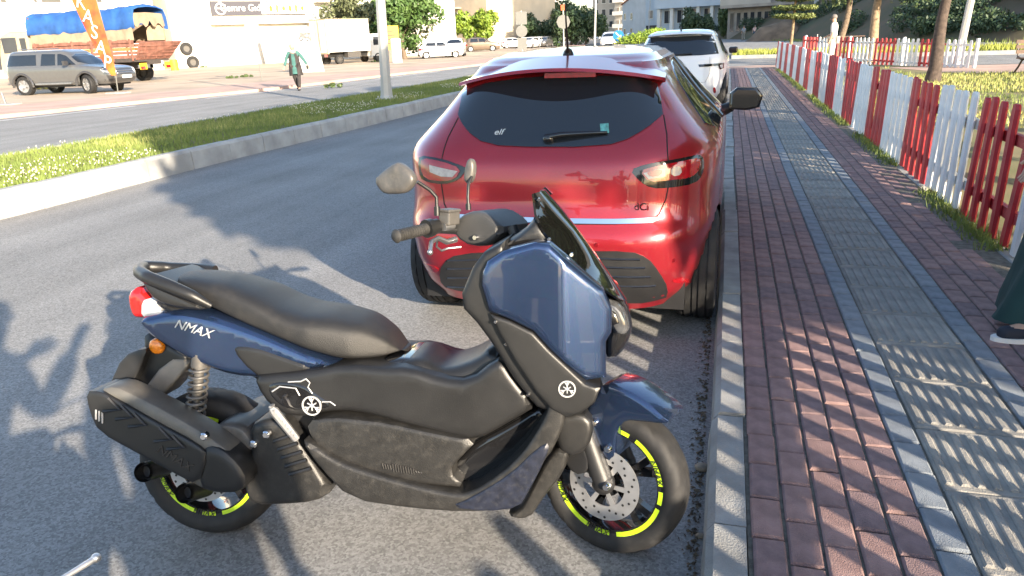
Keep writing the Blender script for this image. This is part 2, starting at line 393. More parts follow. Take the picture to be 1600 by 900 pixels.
TM = [tactile(m_) for m_ in TACT]; plain = MB().bevbox((-0.182, -0.194, -0.03), (0.182, 0.194, 0.002), 0.006).mesh('tactile_tile', TACT[1])
for k in range(72):
    y = 1.26+0.396*k; me = random.choice(TM)
    if y > 29: break
    o = link('tactile_tile', me, pv, (0.903, y, 0.128+random.uniform(-.002, .002)), (random.gauss(0, .006), random.gauss(0, .006), random.gauss(0, .006)))
# concrete edging under the fence
mb = MB()
for k in range(44):
    y = 0.6+0.66*k+random.uniform(-.02, .02)
    if random.random() < 0.8: mb.bevbox((1.70, y, 0.0), (1.79, y+0.62, 0.13+random.uniform(-.03, .01)), .01)
mb.build('edging_stones', CONC, pv, kind='stuff')
slab('park_ground', [(1.79, -40), (1.79, 29.3), (3.2, 33), (6.2, 27.4), (60, 27.4), (60, -40)], -0.02, 0.10, LAWN)
sheet('park_path', [(5.0, 27.3), (6.2, 23.2), (60, 19.8), (60, 27.3)], 0.106, PINK)
sheet('pavement_end', [(0.0, 29.3), (1.79, 29.3), (3.2, 33.0), (1.2, 33.5), (0, 33)], 0.012, PINK)
# grass island across the side street and the verge under the hill
ISL = [(0.2, 42), (3, 41.3), (8, 38), (14, 36.5), (60, 33), (60, 39), (14, 43), (8, 45), (3.2, 47.5), (0.2, 49)]
slab('grass_island', ISL, -0.02, 0.14, LAWN)
MB().loft([[(x+dx, y-dy, z) for dx, dy, z in ((0, 0.16, -0.02), (0, 0.15, 0.16), (0, 0.0, 0.17), (0, 0.0, -0.02))] for x, y in ISL[:5]]).build('island_kerb', CONC_W, kind='structure')

# ------------------------------------------------------------------ grass
G1 = mat('grass_blade', (0.20, 0.25, 0.055), 0.7, var=0.4, scale=1.5, col2=(0.12, 0.17, 0.035))
G2 = mat('grass_dry', (0.42, 0.40, 0.14), 0.8, var=0.3, scale=1.5, col2=(0.27, 0.29, 0.08))
CLOV = mat('clover_flower', (0.62, 0.58, 0.47), 0.9, var=0.2, scale=30)
def blades(name, n, xs, ys, z, hmin, hmax, w, m, keep=None, lean=0.6, parent=None):
    x = xs(rng, n) if callable(xs) else rng.uniform(xs[0], xs[1], n); y = ys(rng, n) if callable(ys) else rng.uniform(ys[0], ys[1], n)
    if keep is not None: k = keep(x, y); x, y = x[k], y[k]; n = len(x)
    h = rng.uniform(hmin, hmax, n); a = rng.uniform(0, 2*np.pi, n); ww = w*rng.uniform(.6, 1.4, n); l = h*lean*rng.uniform(0, 1, n); b = rng.uniform(0, 2*np.pi, n)
    zz = np.full(n, z) if not callable(z) else z(x, y)
    V = np.empty((n, 3, 3)); c, s = np.cos(a)*ww/2, np.sin(a)*ww/2
    V[:, 0] = np.c_[x-c, y-s, zz-.005]; V[:, 1] = np.c_[x+c, y+s, zz-.005]; V[:, 2] = np.c_[x+l*np.cos(b), y+l*np.sin(b), zz+h]
    me = bpy.data.meshes.new(name); me.from_pydata(V.reshape(-1, 3).tolist(), [], np.arange(3*n).reshape(-1, 3).tolist()); me.materials.append(m)
    return link(name, me, parent, kind='stuff')
def patch(f, sx, sy, px_, py_):           # cheap smooth noise for patches
    return lambda x, y: (np.sin(x*sx+px_)+np.sin(y*sy+py_)+np.sin((x+y)*sx*.7+1.3*px_)+np.sin((x*1.7-y)*sy*.6)) > f
def med_keep(x, y):
    return (x < np.interp(y, [-20, 5, 9, 13, 17, 26, 40, 70], [-7.0, -6.9, -6.85, -6.65, -6.5, -6.3, -6.1, -6.6])-.13) & (x > np.interp(y, [-20, 8, 15, 22, 30, 45, 70], [-9.8, -9.7, -9.6, -9.1, -9.0, -8.9, -8.6])+.13)
ynear = lambda lo, hi: (lambda r, n: lo+(hi-lo)*r.random(n)**1.6)
tag(blades('median_grass', 110000, (-9.7, -6.2), ynear(3.5, 45), .24, .03, .085, .016, G1, med_keep), 'short green grass on the raised median strip', 'grass')
pt = patch(0.4, 2.1, 1.1, .4, 2.)
tag(blades('median_dry_grass', 45000, (-9.7, -6.2), ynear(3.5, 45), .24, .03, .09, .016, G2, lambda x, y: med_keep(x, y) & pt(x, y)), 'yellowing grass patches on the raised median strip', 'grass')
def clover(n):
    y = 3.5+22*rng.random(n)**1.5; x = rng.uniform(-9.6, -6.4, n); k = med_keep(x, y) & patch(0.9, 2.6, 1.0, 2.2, .3)(x, y); x, y = x[k], y[k]; mb = MB()
    for a, b in zip(x, y):
        z = .24+random.uniform(.05, .085); r = random.uniform(.008, .013)
        mb.add([(a-r, b, z), (a, b-r, z), (a+r, b, z), (a, b+r, z), (a, b, z+r), (a, b, z-r)], [(0,1,4),(1,2,4),(2,3,4),(3,0,4),(1,0,5),(2,1,5),(3,2,5),(0,3,5)])
    return mb.build('clover_flowers', CLOV, kind='stuff', label='white clover flowers scattered in the median grass', cat='flowers')
clover(4500)
tag(blades('park_grass', 60000, (1.85, 12), ynear(3.0, 27.2), .10, .03, .10, .022, G2, lambda x, y: ((patch(-.3, 1.1, .7, 1., 0.)(x, y)) & ~((x > 5.0) & (y > 23.4-(x-6.2)*.06)))), 'dry sunlit grass of the park behind the fence', 'grass')
tag(blades('park_green_grass', 45000, (1.85, 14), ynear(3.0, 27.2), .10, .03, .09, .02, G1, lambda x, y: ((patch(.2, .9, .8, 2., 1.)(x, y)) & ~((x > 5.0) & (y > 23.4-(x-6.2)*.06)))), 'green grass tufts of the park behind the fence', 'grass')
tag(blades('fence_weeds', 9000, lambda r, n: 1.70+r.normal(0, .05, n), ynear(3.2, 28), .115, .02, .09, .012, G1, lambda x, y: patch(.0, 3., 1.9, 1., 2.)(x*0, y), 1.0), 'green weeds growing along the foot of the picket fence', 'weeds')
tag(blades('island_grass', 26000, (0.3, 24), (36, 48.5), .14, .10, .28, .05, mat('island_blade', (0.27, 0.30, 0.05), .7, var=.3, scale=1), lambda x, y: (y > np.interp(x, [0, 3, 8, 14, 60], [42.2, 41.5, 38.2, 36.7, 33.2])) & (y < np.interp(x, [0, 3.2, 8, 14, 60], [48.9, 47.3, 44.8, 42.8, 39]))), 'bright yellow green grass on the island across the side street', 'grass')
# debris in the gutter
DEB = mat('gutter_debris', (0.10, 0.075, 0.05), .95, var=.6, scale=60)
mb = MB()
for _ in range(1500):
    y = 1.3+10*random.random()**1.6; x = -0.012-abs(random.gauss(0, .022)); r = random.uniform(.003, .010); a = random.uniform(0, 6.28)
    mb.add([(x+r*math.cos(a), y+r*math.sin(a), .004), (x-r*math.sin(a), y+r*math.cos(a), .003), (x-r*math.cos(a)*1.5, y-r*1.5*math.sin(a), .006), (x, y, .004+r*.8)], [(0,1,3),(1,2,3),(2,0,3)])
mb.build('gutter_litter', DEB, kind='stuff', label='dry leaves and grit lying along the kerb gutter', cat='litter')
for (u, v, r) in ((1097, 735, .022), (1094, 840, .012)):
    p = gz(u, v); MB().ball((0, 0, r*.6), (r*1.3, r, r*.75), 8, 5).build('stone', mat('pebble', (.27, .22, .17), .9, var=.3, scale=40), loc=(p[0], p[1], 0), smooth=60,
        label='brown pebble lying in the gutter by the kerb' if r > .02 else 'small pale pebble in the gutter by the kerb', cat='stone')

# ------------------------------------------------------------------ picket fences
PITCH = 0.2155
def picket_mesh(m_, w=0.128, h=0.86, t=0.024):
    sec = [(-.016, -w*.29), (-.016, w*.29), (.0, w/2), (.011, w/2), (.011, -w/2), (.0, -w/2)]; rg = []
    for z, k in ((0, 1), (h-.035, 1), (h-.01, .78), (h, .5)): rg.append([(x, y*k, z) for x, y in sec])
    return MB().loft(rg).mesh('picket', m_)
PW, PR = picket_mesh(WHITEP), picket_mesh(REDP)
PWn, PRn = picket_mesh(WHITEP, .104), picket_mesh(REDP, .104)
fence = thing('picket_fence', 'long red and white picket fence running beside the brick pavement', 'fence', (1.745, 0, 0.125), TILT)
y0 = 5.18; k0 = int((y0+3.2)/PITCH); RAILW = []
for k in range(-k0, 112):
    y = y0+PITCH*k; red = ((k//5) % 2 == 0)
    xx = 0 if y < 22 else -0.004*(y-22)**1.3
    o = link('picket', (PRn if red else PWn) if y < 6.15 else (PR if red else PW), fence, (xx+random.uniform(-.004, .004), y, random.uniform(-.015, .012)+.015), (random.gauss(0, .008), random.gauss(0, .01), random.gauss(0, .02)))
for g in range(-8, 23):
    ya, yb = y0+PITCH*5*g-PITCH/2+.01, y0+PITCH*(5*g+5)-PITCH/2-.01; red = g % 2 == 0
    xx = 0 if ya < 22 else -0.004*(ya-22)**1.3
    for z in (0.17, 0.62):
        MB().box((0.014+xx, ya, z), (0.05+xx, yb, z+.07)).build('rail', REDP if red else WHITEP, fence)
    if g % 2 == 0: MB().box((0.052+xx, ya+.02, -.05), (0.11+xx, ya+.08, .78)).build('post', WHITEP if not red else REDP, fence)
f2a, f2b = np.array([2.95, 33.6]), np.array([6.95, 25.9]); L2 = np.linalg.norm(f2b-f2a); a2 = math.atan2(f2b[1]-f2a[1], f2b[0]-f2a[0])
fence2 = thing('picket_fence', 'short open red and white picket fence standing across the park path', 'fence', (f2a[0], f2a[1], 0.10), (0, 0.02, a2))
PW2, PR2 = [MB().prism([(-.05, 0), (.05, 0), (.05, .86), (.03, .9), (-.03, .9), (-.05, .86)], 'y', -.012, .012).mesh('picket', m_) for m_ in (WHITEP, REDP)]
n2 = int(L2/0.22)
for k in range(n2+1):
    link('picket', PR2 if (k//5) % 2 == 0 else PW2, fence2, (k*L2/n2, 0, .08+random.uniform(-.01, .01)), (0, random.gauss(0, .02), 0))
for z in (.2, .80):
    for g in range(0, n2//5+1):
        xa, xb = g*5*L2/n2-.1, min(L2, (g*5+5)*L2/n2-.12)
        if xb > xa: MB().box((xa, .013, z), (xb, .045, z+.06)).build('rail', REDP if g % 2 == 0 else WHITEP, fence2)
for x in (0, L2*.33, L2*.66, L2+.16): MB().box((x-.04, .05, -.05), (x+.04, .12, 1.02)).build('post', WHITEP, fence2)
MB().tube([(L2-.65, .06, .1), (L2-.02, .08, .75)], .025, 6).build('brace', WHITEP, fence2)
# ------------------------------------------------------------------ scooter
class Frame:
    def __init__(s, o, d, lean):
        d = np.asarray(d, float)/np.linalg.norm(d); a = R_(lean); left = np.array([-d[1], d[0], 0]); Z = np.array([0, 0, 1.])
        s.o = np.asarray(o, float); s.d = d; s.lat = left*math.cos(a)-Z*math.sin(a); s.up = Z*math.cos(a)+left*math.sin(a)
    def px(s, u, v, y):
        p0 = s.o+s.lat*y; q = gplane(u, v, p0, s.lat)-p0; return (float(q@s.d), y, float(q@s.up))
    def poly(s, pts, y):
        out = []
        for p in pts:
            yy = p[2] if len(p) > 2 else y; q = s.px(p[0], p[1], yy); out.append((q[0], q[2]))
        return out
    def matrix(s):
        M4 = Matrix.Identity(4)
        for i in range(3): M4[i][0] = s.d[i]; M4[i][1] = s.lat[i]; M4[i][2] = s.up[i]; M4[i][3] = s.o[i]
        return M4
MATTE = mat('scooter_matte', (0.014, 0.014, 0.0145), 0.40, var=0.25, scale=7, bump=0.08, bscale=420, dirt=0.06, dirtcol=(0.09, 0.085, 0.08))
SCUFF = mat('scooter_scuffed', (0.020, 0.0195, 0.019), 0.42, var=0.3, scale=22, bump=0.15, bscale=260, dirt=0.26, dirtcol=(0.095, 0.09, 0.08))
GLOSSB = mat('gloss_black', (0.010, 0.010, 0.011), 0.10, var=0.1, coat=0.6)
BLUE = mat('scooter_blue', (0.016, 0.045, 0.125), 0.24, 0.80, var=0.12, scale=3, coat=1.0, flake=0.10, dirt=0.06, dirtcol=(0.2, 0.2, 0.22))
SEATM = mat('seat_vinyl', (0.014, 0.0138, 0.014), 0.50, var=0.25, scale=5, bump=0.25, bscale=500, dirt=0.2, dirtcol=(0.10, 0.09, 0.08))
GREYM = mat('grey_metal_paint', (0.11, 0.105, 0.10), 0.45, 0.3, var=0.25, scale=14, dirt=0.35)
NEON = mat('neon_stripe', (0.48, 0.72, 0.02), 0.45, var=0.1, scale=20)
SMOKE = mat('smoked_screen', (0.004, 0.004, 0.004), 0.05, var=0.0, coat=1.0, spec=0.7)
SILV = mat('silver_print', (0.60, 0.60, 0.60), 0.35, 0.5, var=0.05)
ORANGE = mat('orange_reflector', (0.75, 0.22, 0.01), 0.25, var=0.3, scale=90, coat=0.8)
LENS = mat('clear_lens', (0.55, 0.56, 0.58), 0.08, var=0.35, scale=30, coat=0.8)
REDLENS = mat('red_lens', (0.45, 0.012, 0.012), 0.1, var=0.4, scale=40, coat=0.9)

Rc, Fc = gz(345, 823), gz(945, 849)
FB = Frame(Rc, Fc-Rc, 9)
_a = R_(-24); _d = FB.d
FS = Frame(Fc, (_d[0]*math.cos(_a)-_d[1]*math.sin(_a), _d[0]*math.sin(_a)+_d[1]*math.cos(_a), 0), 9)
scooter = thing('motor_scooter', 'blue and black motor scooter parked at the kerb behind the red car', 'scooter')
scooter.matrix_world = FB.matrix()
SB = FB.matrix().inverted() @ FS.matrix()
def sb(mb, name, m, smooth=35, parent=None, **kw): return mb.build(name, m, parent or scooter, smooth, **kw)
def ss(mb, name, m, smooth=35, parent=None, **kw):
    o = mb.build(name, m, parent or scooter, smooth, **kw)
    if parent is None: o.matrix_local = SB
    return o
def side(name, px, w0, w1, R, m, fr=FB, step=.018, sm=1, yc=0., taper=None, **kw):
    R *= .65
    mb = puff(fr.poly(px, yc-w0), w0, w1, R, step, yc, sm, None, taper)
    return (sb if fr is FB else ss)(mb, name, m, 26, **kw)

def wheel(name, fr, xc, zc, R, w, rr, disc_r, disc_y, label=None):
    fn = sb if fr is FB else ss
    hub = MB().lathe([(.045, -.05), (.045, .05), (.03, .05), (.03, -.05)], 20, 'y', (xc, 0, zc), True)
    hub.lathe([(rr-.012, -w*.36), (rr+.006, -w*.36), (rr+.006, w*.36), (rr-.012, w*.36), (rr-.02, 0)], 48, 'y', (xc, 0, zc), True)
    for k in range(5):
        a = 2*math.pi*k/5+.5
        for da in (-.17, .17):
            c0, c1 = a, a+da; pts = []
            for r, an, hw in ((.035, c0, .014), (rr*.55, (c0+c1)/2, .010), (rr-.008, c1, .012)):
                t = (-math.sin(an), math.cos(an)); pts.append(((r*math.cos(an)+t[0]*hw, r*math.sin(an)+t[1]*hw), (r*math.cos(an)-t[0]*hw, r*math.sin(an)-t[1]*hw)))
            poly = [p[0] for p in pts]+[p[1] for p in pts[::-1]]
            hub.prism([(xc+p[0], zc+p[1]) for p in poly], 'y', -.014, .014)
    rim = fn(hub, name, GLOSSB)
    prof = []
    for t in np.linspace(-2.5, 2.5, 15):
        prof.append((R-.035-.0+.035*math.cos(t*.62)*(1 if abs(t) < 2.4 else .2), w*.5*math.sin(t*.62)))
    prof = [(rr, -w*.36), (rr+.012, -w*.42)]+[(R-(R-rr-.02)*abs(t)**3.2, w*.5*math.sin(t*math.pi/2*.98)) for t in np.linspace(-.93, .93, 13)]+[(rr+.012, w*.42), (rr, w*.36)]
    tm = MB().lathe(prof, 96, 'y', (xc, 0, zc), False)
    n = len(prof)
    for i in range(96):                           # chevron grooves pressed into the tread
        for j in range(3, n-3):
            if (i+abs(j-n//2)) % 6 == 0 and abs(j-n//2) > 0:
                k = i*n+j; x, y, z = tm.v[k]; dx, dz = x-xc, z-zc; L = math.hypot(dx, dz); tm.v[k] = (xc+dx*(L-.006)/L, y, zc+dz*(L-.006)/L)
    fn(tm, 'tyre', RUBBER, 50, rim)
    st = MB()
    for (a0, a1) in ((10, 62), (70, 88), (100, 160), (168, 186), (196, 252), (260, 276), (284, 345), (350, 364)):
        q = [math.radians(t) for t in np.linspace(a0, a1, 10)]
        for a, b in zip(q[:-1], q[1:]):
            for y in (-w*.36-.002,):
                st.quad((xc+(rr-.007)*math.cos(a), y, zc+(rr-.007)*math.sin(a)), (xc+(rr+.008)*math.cos(a), y-.002, zc+(rr+.008)*math.sin(a)),
                        (xc+(rr+.008)*math.cos(b), y-.002, zc+(rr+.008)*math.sin(b)), (xc+(rr-.007)*math.cos(b), y, zc+(rr-.007)*math.sin(b)))
    fn(st, 'rim_stripe', NEON, None, rim, label='neon yellow green rim stripe')
    for ang in (262, 25, 205):
        a = math.radians(ang); t = (-math.sin(a), 0, math.cos(a)); r0 = rr-.003
        sgn = 1 if t[0] > 0 else -1
        M4 = basis((xc+r0*math.cos(a), -w*.36-.0065, zc+r0*math.sin(a)), (t[0]*sgn, 0, t[2]*sgn), (-t[2]*sgn, 0, t[0]*sgn))
        text('NMAX', .026, BLACK, rim, M4, 'lettering', .25, .0006)
    if fr is FS: rim.matrix_local = SB
    dm = MB().lathe([(disc_r, disc_y-.002), (disc_r, disc_y+.002), (disc_r*.60, disc_y+.002), (disc_r*.60, disc_y-.002)], 48, 'y', (xc, 0, zc), True)
    for k in range(6):
        a = k*math.pi/3; dm.prism([(xc+r*math.cos(a+o), zc+r*math.sin(a+o)) for r, o in ((.03, -.2), (disc_r*.62, -.12), (disc_r*.62, .12), (.03, .2))], 'y', disc_y-.0015, disc_y+.0015)
    fn(dm, 'brake_disc', ALU, 40, rim)
    hm = MB()
    for k in range(30):
        a = k*2*math.pi/30; r = disc_r*(.72+.1*(k % 3)); hm.lathe([(.0001, disc_y-.0028), (.0042, disc_y-.0028)], 8, 'y', (xc+r*math.cos(a), 0, zc+r*math.sin(a)))
    fn(hm, 'disc_holes', BLACK, None, rim, kind='stuff')
    return rim
fx, _, fz = FS.px(948, 762, -.06)
wheel('front_wheel', FS, 0.012, .232, .234, .115, .168, .112, -.072)
wheel('rear_wheel', FB, 0.0, .238, .240, .135, .166, .105, -.085)

# bodywork
core = side('inner_body', [(262, 500), (420, 520), (560, 575), (650, 580), (740, 575), (800, 620), (830, 650), (740, 760), (560, 745), (475, 690), (430, 610), (350, 560)], .085, .10, .05, BLACK, step=.03)
side('tail_cowl', [(218, 493), (257, 484), (287, 478), (327, 484), (373, 498), (420, 515), (467, 535), (520, 557), (541, 566), (500, 575), (470, 583), (430, 592), (398, 586), (383, 586), (353, 580), (307, 562), (267, 540), (237, 517)], .105, .150, .045, BLUE, step=.014, sm=1, label='blue painted tail cowl with silver lettering')
side('side_insert', [(357, 539), (400, 542), (440, 556), (489, 573), (470, 584), (425, 594), (396, 584)], .146, .1545, .02, MATTE, step=.014, sm=1)
# a thin blue lip around the insert is left by the cowl; seat above
def seat():
    low = [FB.px(u, v, -.14) for u, v in ((255, 452), (300, 470), (330, 483), (380, 504), (430, 524), (480, 543), (530, 559), (580, 563), (615, 560), (640, 554))]
    top = [FB.px(u, v, .05) for u, v in ((250, 428), (285, 421), (330, 420), (385, 427), (430, 442), (465, 461), (500, 471), (545, 475), (590, 487), (622, 510), (646, 545))]
    lx, lz = [p[0] for p in low], [p[2] for p in low]; tx, tz = [p[0] for p in top], [p[2] for p in top]
    xs = np.linspace(max(lx[0], tx[0])-.01, min(lx[-1], tx[-1])+.005, 30); rings = []
    for i, x in enumerate(xs):
        zl, zt = np.interp(x, lx, lz), np.interp(x, tx, tz); t = i/29
        w = float(np.interp(t, [0, .04, .12, .3, .45, .62, .8, .93, 1], [.05, .09, .115, .135, .145, .155, .135, .085, .03]))
        h = zt-zl; rings.append([(x, y*w, zl+h*z) for y, z in ((-.90, -.12), (-1, .02), (-1.0, .40), (-.97, .66), (-.80, .88), (-.4, .985), (0, 1.02), (.4, .985), (.80, .88), (.97, .66), (1.0, .40), (1, .02), (.90, -.12))])
    return MB().loft(rings)
so_ = sb(seat(), 'seat', SEATM, 60); md = so_.modifiers.new('s', 'SUBSURF'); md.levels = md.render_levels = 2
g = [FB.px(330, 478, -.145), FB.px(300, 462, -.165), FB.px(262, 446, -.165), FB.px(232, 434, -.15), FB.px(219, 426, -.10), FB.px(219, 421, 0), FB.px(226, 417, .1), FB.px(262, 418, .15), FB.px(310, 420, .16), FB.px(345, 424, .15)]
gp = []
for i in range(len(g)-1):
    for t in (0, .25, .5, .75): gp.append(tuple(np.array(g[i])*(1-t)+np.array(g[i+1])*t))
gm = MB(); gm.tube(gp, [.010+.010*math.sin(min(1, i/8)*1.57)*(1 if i < 28 else .8) for i in range(len(gp))], 10)
sb(gm, 'grab_rail', MATTE, 60)
side('grab_rail_base', [(222, 428), (250, 440), (300, 462), (332, 478), (322, 484), (290, 482), (262, 476), (240, 462)], .125, .158, .03, MATTE, step=.014)
side('tail_light', [(203, 456), (219, 446), (233, 462), (256, 486), (238, 494), (218, 497), (209, 492), (204, 476)], .085, .105, .03, REDLENS, step=.012, label='red and clear tail light')
side('indicator_lens', [(222, 470), (234, 466), (257, 486), (236, 493), (221, 496)], .104, .112, .015, LENS, step=.012, sm=1)
side('under_seat_panel', [(240, 462), (280, 474), (332, 484), (300, 492), (262, 486)], .10, .130, .03, MATTE, step=.014)
side('mudguard', [(226, 518), (252, 528), (302, 556), (290, 572), (262, 600), (236, 628), (206, 612), (218, 575), (228, 545)], .04, .055, .03, MATTE, step=.015)
side('mudguard_sunlit', [(262, 560), (300, 560), (292, 578), (240, 634), (215, 622)], .050, .060, .015, mat('mudguard_sun_grey', (.20, .185, .165), .6, var=.3, scale=10, dirt=.3), step=.014, sm=1)  # grey overlay: sunlight on the black mudguard put into the colour
side('plate_bracket', [(192, 556), (226, 543), (229, 552), (204, 610), (168, 612), (172, 600)], .085, .09, .02, BLACK, step=.016, sm=1)
c = FB.px(245, 541, -.062)
sb(MB().lathe([(.0001, -.010), (.018, -.010), (.024, -.005), (.026, .004)], 20, 'y', c), 'side_reflector', ORANGE, 50, label='round orange side reflector')
# shock absorber
s0, s1 = np.array(FB.px(313, 560, -.125)), np.array(FB.px(304, 662, -.125))
sk = MB().tube([s0, s0+(s1-s0)*.62], .015, 10); sk.tube([s0+(s1-s0)*.55, s1], .009, 8); sk.tube([s0-(s1-s0)*.08, s0+(s1-s0)*.12], .026, 12); sk.lathe([(.0001, -.02), (.017, -.02), (.017, .02), (.0001, .02)], 12, 'y', s1)
shk = sb(sk, 'shock_absorber', GREYM, 50)
ax = (s1-s0)/np.linalg.norm(s1-s0); e1 = np.array([0, 1., 0]); e1 -= ax*(e1@ax); e1 /= np.linalg.norm(e1); e2 = np.cross(ax, e1); L = np.linalg.norm(s1-s0)
sb(MB().tube([s0+ax*(.12+.80*t)*L+(e1*math.cos(t*16*math.pi)+e2*math.sin(t*16*math.pi))*.027 for t in np.linspace(0, 1, 130)], .0048, 6), 'spring', GREYM, 60, shk)
# engine, exhaust
side('engine_cover', [(392, 662), (420, 650), (455, 658), (476, 690), (505, 735), (522, 766), (495, 782), (440, 786), (402, 786), (385, 768), (388, 730), (398, 700)], .140, .165, .03, SCUFF, sm=1, step=.018)
side('swing_arm_bracket', [(338, 674), (348, 655), (384, 660), (402, 682), (406, 698), (392, 704), (365, 701), (345, 690)], .12, .150, .02, GREYM, step=.014)
for k in range(5):
    a = FB.px(428+k*6, 690+k*13, -.17); b = FB.px(458+k*7, 680+k*13, -.172); sb(MB().tube([a, b], .006, 6), 'cooling_fin', BLACK, 50)
for (u, v, y) in ((320, 681, -.243), (397, 693, -.165), (417, 678, -.175)):
    c = FB.px(u, v, y); sb(MB().lathe([(.0001, -.012), (.008, -.012), (.012, -.008), (.013, .006)], 12, 'y', c), 'bolt', CHROME, 40)
side('muffler', [(158, 606), (182, 601), (214, 616), (270, 645), (324, 677), (364, 706), (388, 748), (376, 766), (335, 768), (305, 756), (250, 712), (190, 668), (152, 642)], .036, .052, .04, mat('muffler_grey', (.12, .115, .105), .5, .3, var=.2, scale=14, dirt=.2), yc=-.185, step=.016)
side('muffler_tail', [(318, 690), (350, 700), (376, 724), (389, 748), (378, 768), (340, 770), (310, 760)], .045, .060, .04, MATTE, yc=-.185, step=.014)
gd = side('muffler_guard', [(134, 611), (157, 611), (178, 622), (248, 662), (308, 694), (326, 711), (311, 759), (270, 738), (217, 709), (155, 675), (141, 645)], .060, .066, .02, MATTE, yc=-.185, step=.014, sm=1, label='black muffler heat guard with raised chevrons')
def chev(u, v, du, dv, w, t):
    return [FB.px(u, v, -.272), FB.px(u+du*.5, v+dv*.5+w, -.274), FB.px(u+du, v+dv, -.272)]
cm = MB()
for (u, v) in ((176, 634), (196, 646), (216, 658), (256, 681), (276, 693)):
    for q in (0, 1): pass
    cm.tube([FB.px(u-7, v-12, -.2525), FB.px(u+12, v+6, -.2530), FB.px(u-15, v+9, -.2525)], .0055, 5)
sb(cm, 'guard_chevrons', BLACK, None, gd)
M4 = basis(FB.px(272, 716, -.2525), np.array(FB.px(300, 733, -.2525))-np.array(FB.px(244, 699, -.2525)), (0, 0, 1)); text('NMAX', .040, GLOSSB, gd, M4, 'lettering', .2, .0008)
vs = MB()
for k in range(3):
    vs.tube([FB.px(150+k*5, 640+k*2, -.2525), FB.px(150+k*5, 655+k*3, -.2525)], .003, 5)
sb(vs, 'guard_slots', SILV, None, gd)
for (u, v) in ((224, 738), (288, 771)):
    a = np.array(FB.px(u, v, -.235)); b = np.array(FB.px(u+34, v-10, -.12)); t = a+(b-a)*.35
    tb = MB().tube([a, b], .030, 16, False); tb.tube([a, a+(b-a)*.9], .021, 16, False)
    n_ = 16; sb(tb, 'exhaust_tip', MATTE, 60)
    sb(MB().tube([a+(b-a)*.28, a+(b-a)*.3], .0295, 14), 'exhaust_bore', BLACK, 60)
# side covers
side('side_cover', [(398, 586), (417, 584), (480, 578), (545, 566), (600, 573), (640, 572), (690, 590), (735, 592), (775, 560), (790, 563), (805, 588), (842, 632), (800, 657), (744, 688), (700, 678), (651, 665), (600, 651), (558, 641), (520, 640), (478, 650), (440, 645), (412, 618)], .156, .180, .035, MATTE, sm=1, label='broad matt black side cover')
side('center_tunnel', [(598, 566), (650, 556), (668, 560), (690, 574), (716, 569), (744, 558), (770, 536), (790, 545), (806, 588), (770, 625), (720, 620), (650, 600)], .09, .135, .05, MATTE)
side('seat_latch_cover', [(590, 562), (640, 556), (666, 566), (655, 576), (625, 576)], .09, .115, .02, GLOSSB, step=.012)
side('fuel_lid', [(690, 575), (716, 571), (746, 556), (768, 536), (776, 545), (752, 566), (722, 580), (698, 582)], .05, .10, .03, BLACK, step=.014)
side('lower_cover', [(478, 658), (520, 651), (560, 655), (600, 659), (690, 679), (746, 688), (722, 712), (702, 736), (728, 761), (690, 758), (655, 754), (600, 741), (560, 728), (520, 712), (490, 690)], .186, .195, .02, SCUFF, sm=1, label='scuffed dark grey lower side cover')
vm = MB()
for k in range(16):
    u = 597+k*4; vm.tube([FB.px(u, 724+k*.9-(3 if 3 < k < 13 else 0), -.197), FB.px(u+2, 732+k*.5+(3 if 3 < k < 13 else 0), -.197)], .0022, 4)
sb(vm, 'vent_slats', BLACK)
side('footwell', [(746, 688), (800, 660), (842, 632), (866, 640), (848, 672), (824, 708), (790, 740), (735, 774), (728, 760), (702, 735), (722, 712)], .115, .130, .03, GLOSSB)
side('footboard_skirt', [(470, 686), (490, 692), (520, 714), (560, 731), (640, 754), (700, 768), (733, 770), (786, 736), (818, 704), (842, 668), (858, 636), (862, 590), (880, 600), (886, 650), (866, 700), (848, 722), (826, 768), (811, 793), (729, 799), (643, 793), (548, 779), (500, 728)], .205, .219, .02, SCUFF, sm=1, label='scratched black footboard skirt')
side('belly_panel', [(700, 792), (740, 775), (800, 738), (838, 700), (862, 688), (850, 722), (826, 768), (811, 793), (760, 799)], .2175, .225, .015, mat('worn_blue', (.018, .022, .038), .4, .2, var=.4, scale=40, dirt=.35, dirtcol=(.11, .105, .10)), step=.014)
side('belly_flap', [(826, 770), (850, 722), (872, 694), (892, 700), (882, 736), (854, 770), (826, 812), (790, 803), (812, 794)], .10, .12, .02, SCUFF, step=.014)
ep = side('emblem_panel', [(418, 601), (432, 591), (474, 594), (500, 612), (532, 634), (500, 639), (452, 641), (426, 622)], .166, .183, .02, GLOSSB, step=.014, sm=1)
def emblem(fr, u, v, y, r, m_):
    fn = sb; c = np.array(FB.px(u, v, y)); mb = MB().lathe([(r, -.0015), (r*.84, -.0015), (r*.84, .002), (r, .002)], 32, 'y', c, True)
    for k in range(3):
        a = math.pi/2+k*2*math.pi/3
        d_ = np.array([math.cos(a), 0, math.sin(a)]); n_ = np.array([-d_[2], 0, d_[0]])
        mb.tube([c+d_*r*.05, c+d_*r*.86], r*.07, 4); mb.tube([c-d_*r*.5+n_*0, c], r*.07, 4)
        for s_ in (-1, 1): mb.tube([c+d_*r*.42+n_*s_*r*.02, c+d_*r*.74+n_*s_*r*.24], r*.06, 4)
    return fn(mb, 'emblem', m_)
emblem(FB, 487, 634, -.1845, .030, SILV); emblem(FB, 886, 608, -.2235, .024, SILV)
lm = MB()
for pl in (((425, 612), (437, 604), (462, 607), (468, 618)), ((450, 597), (470, 596), (478, 592)), ((478, 592), (484, 598), (481, 605), (488, 615)), ((503, 628), (516, 628), (524, 634))):
    lm.tube([FB.px(u, v, -.1845) for u, v in pl], .0022, 4)
sb(lm, 'printed_lines', SILV, None, ep)
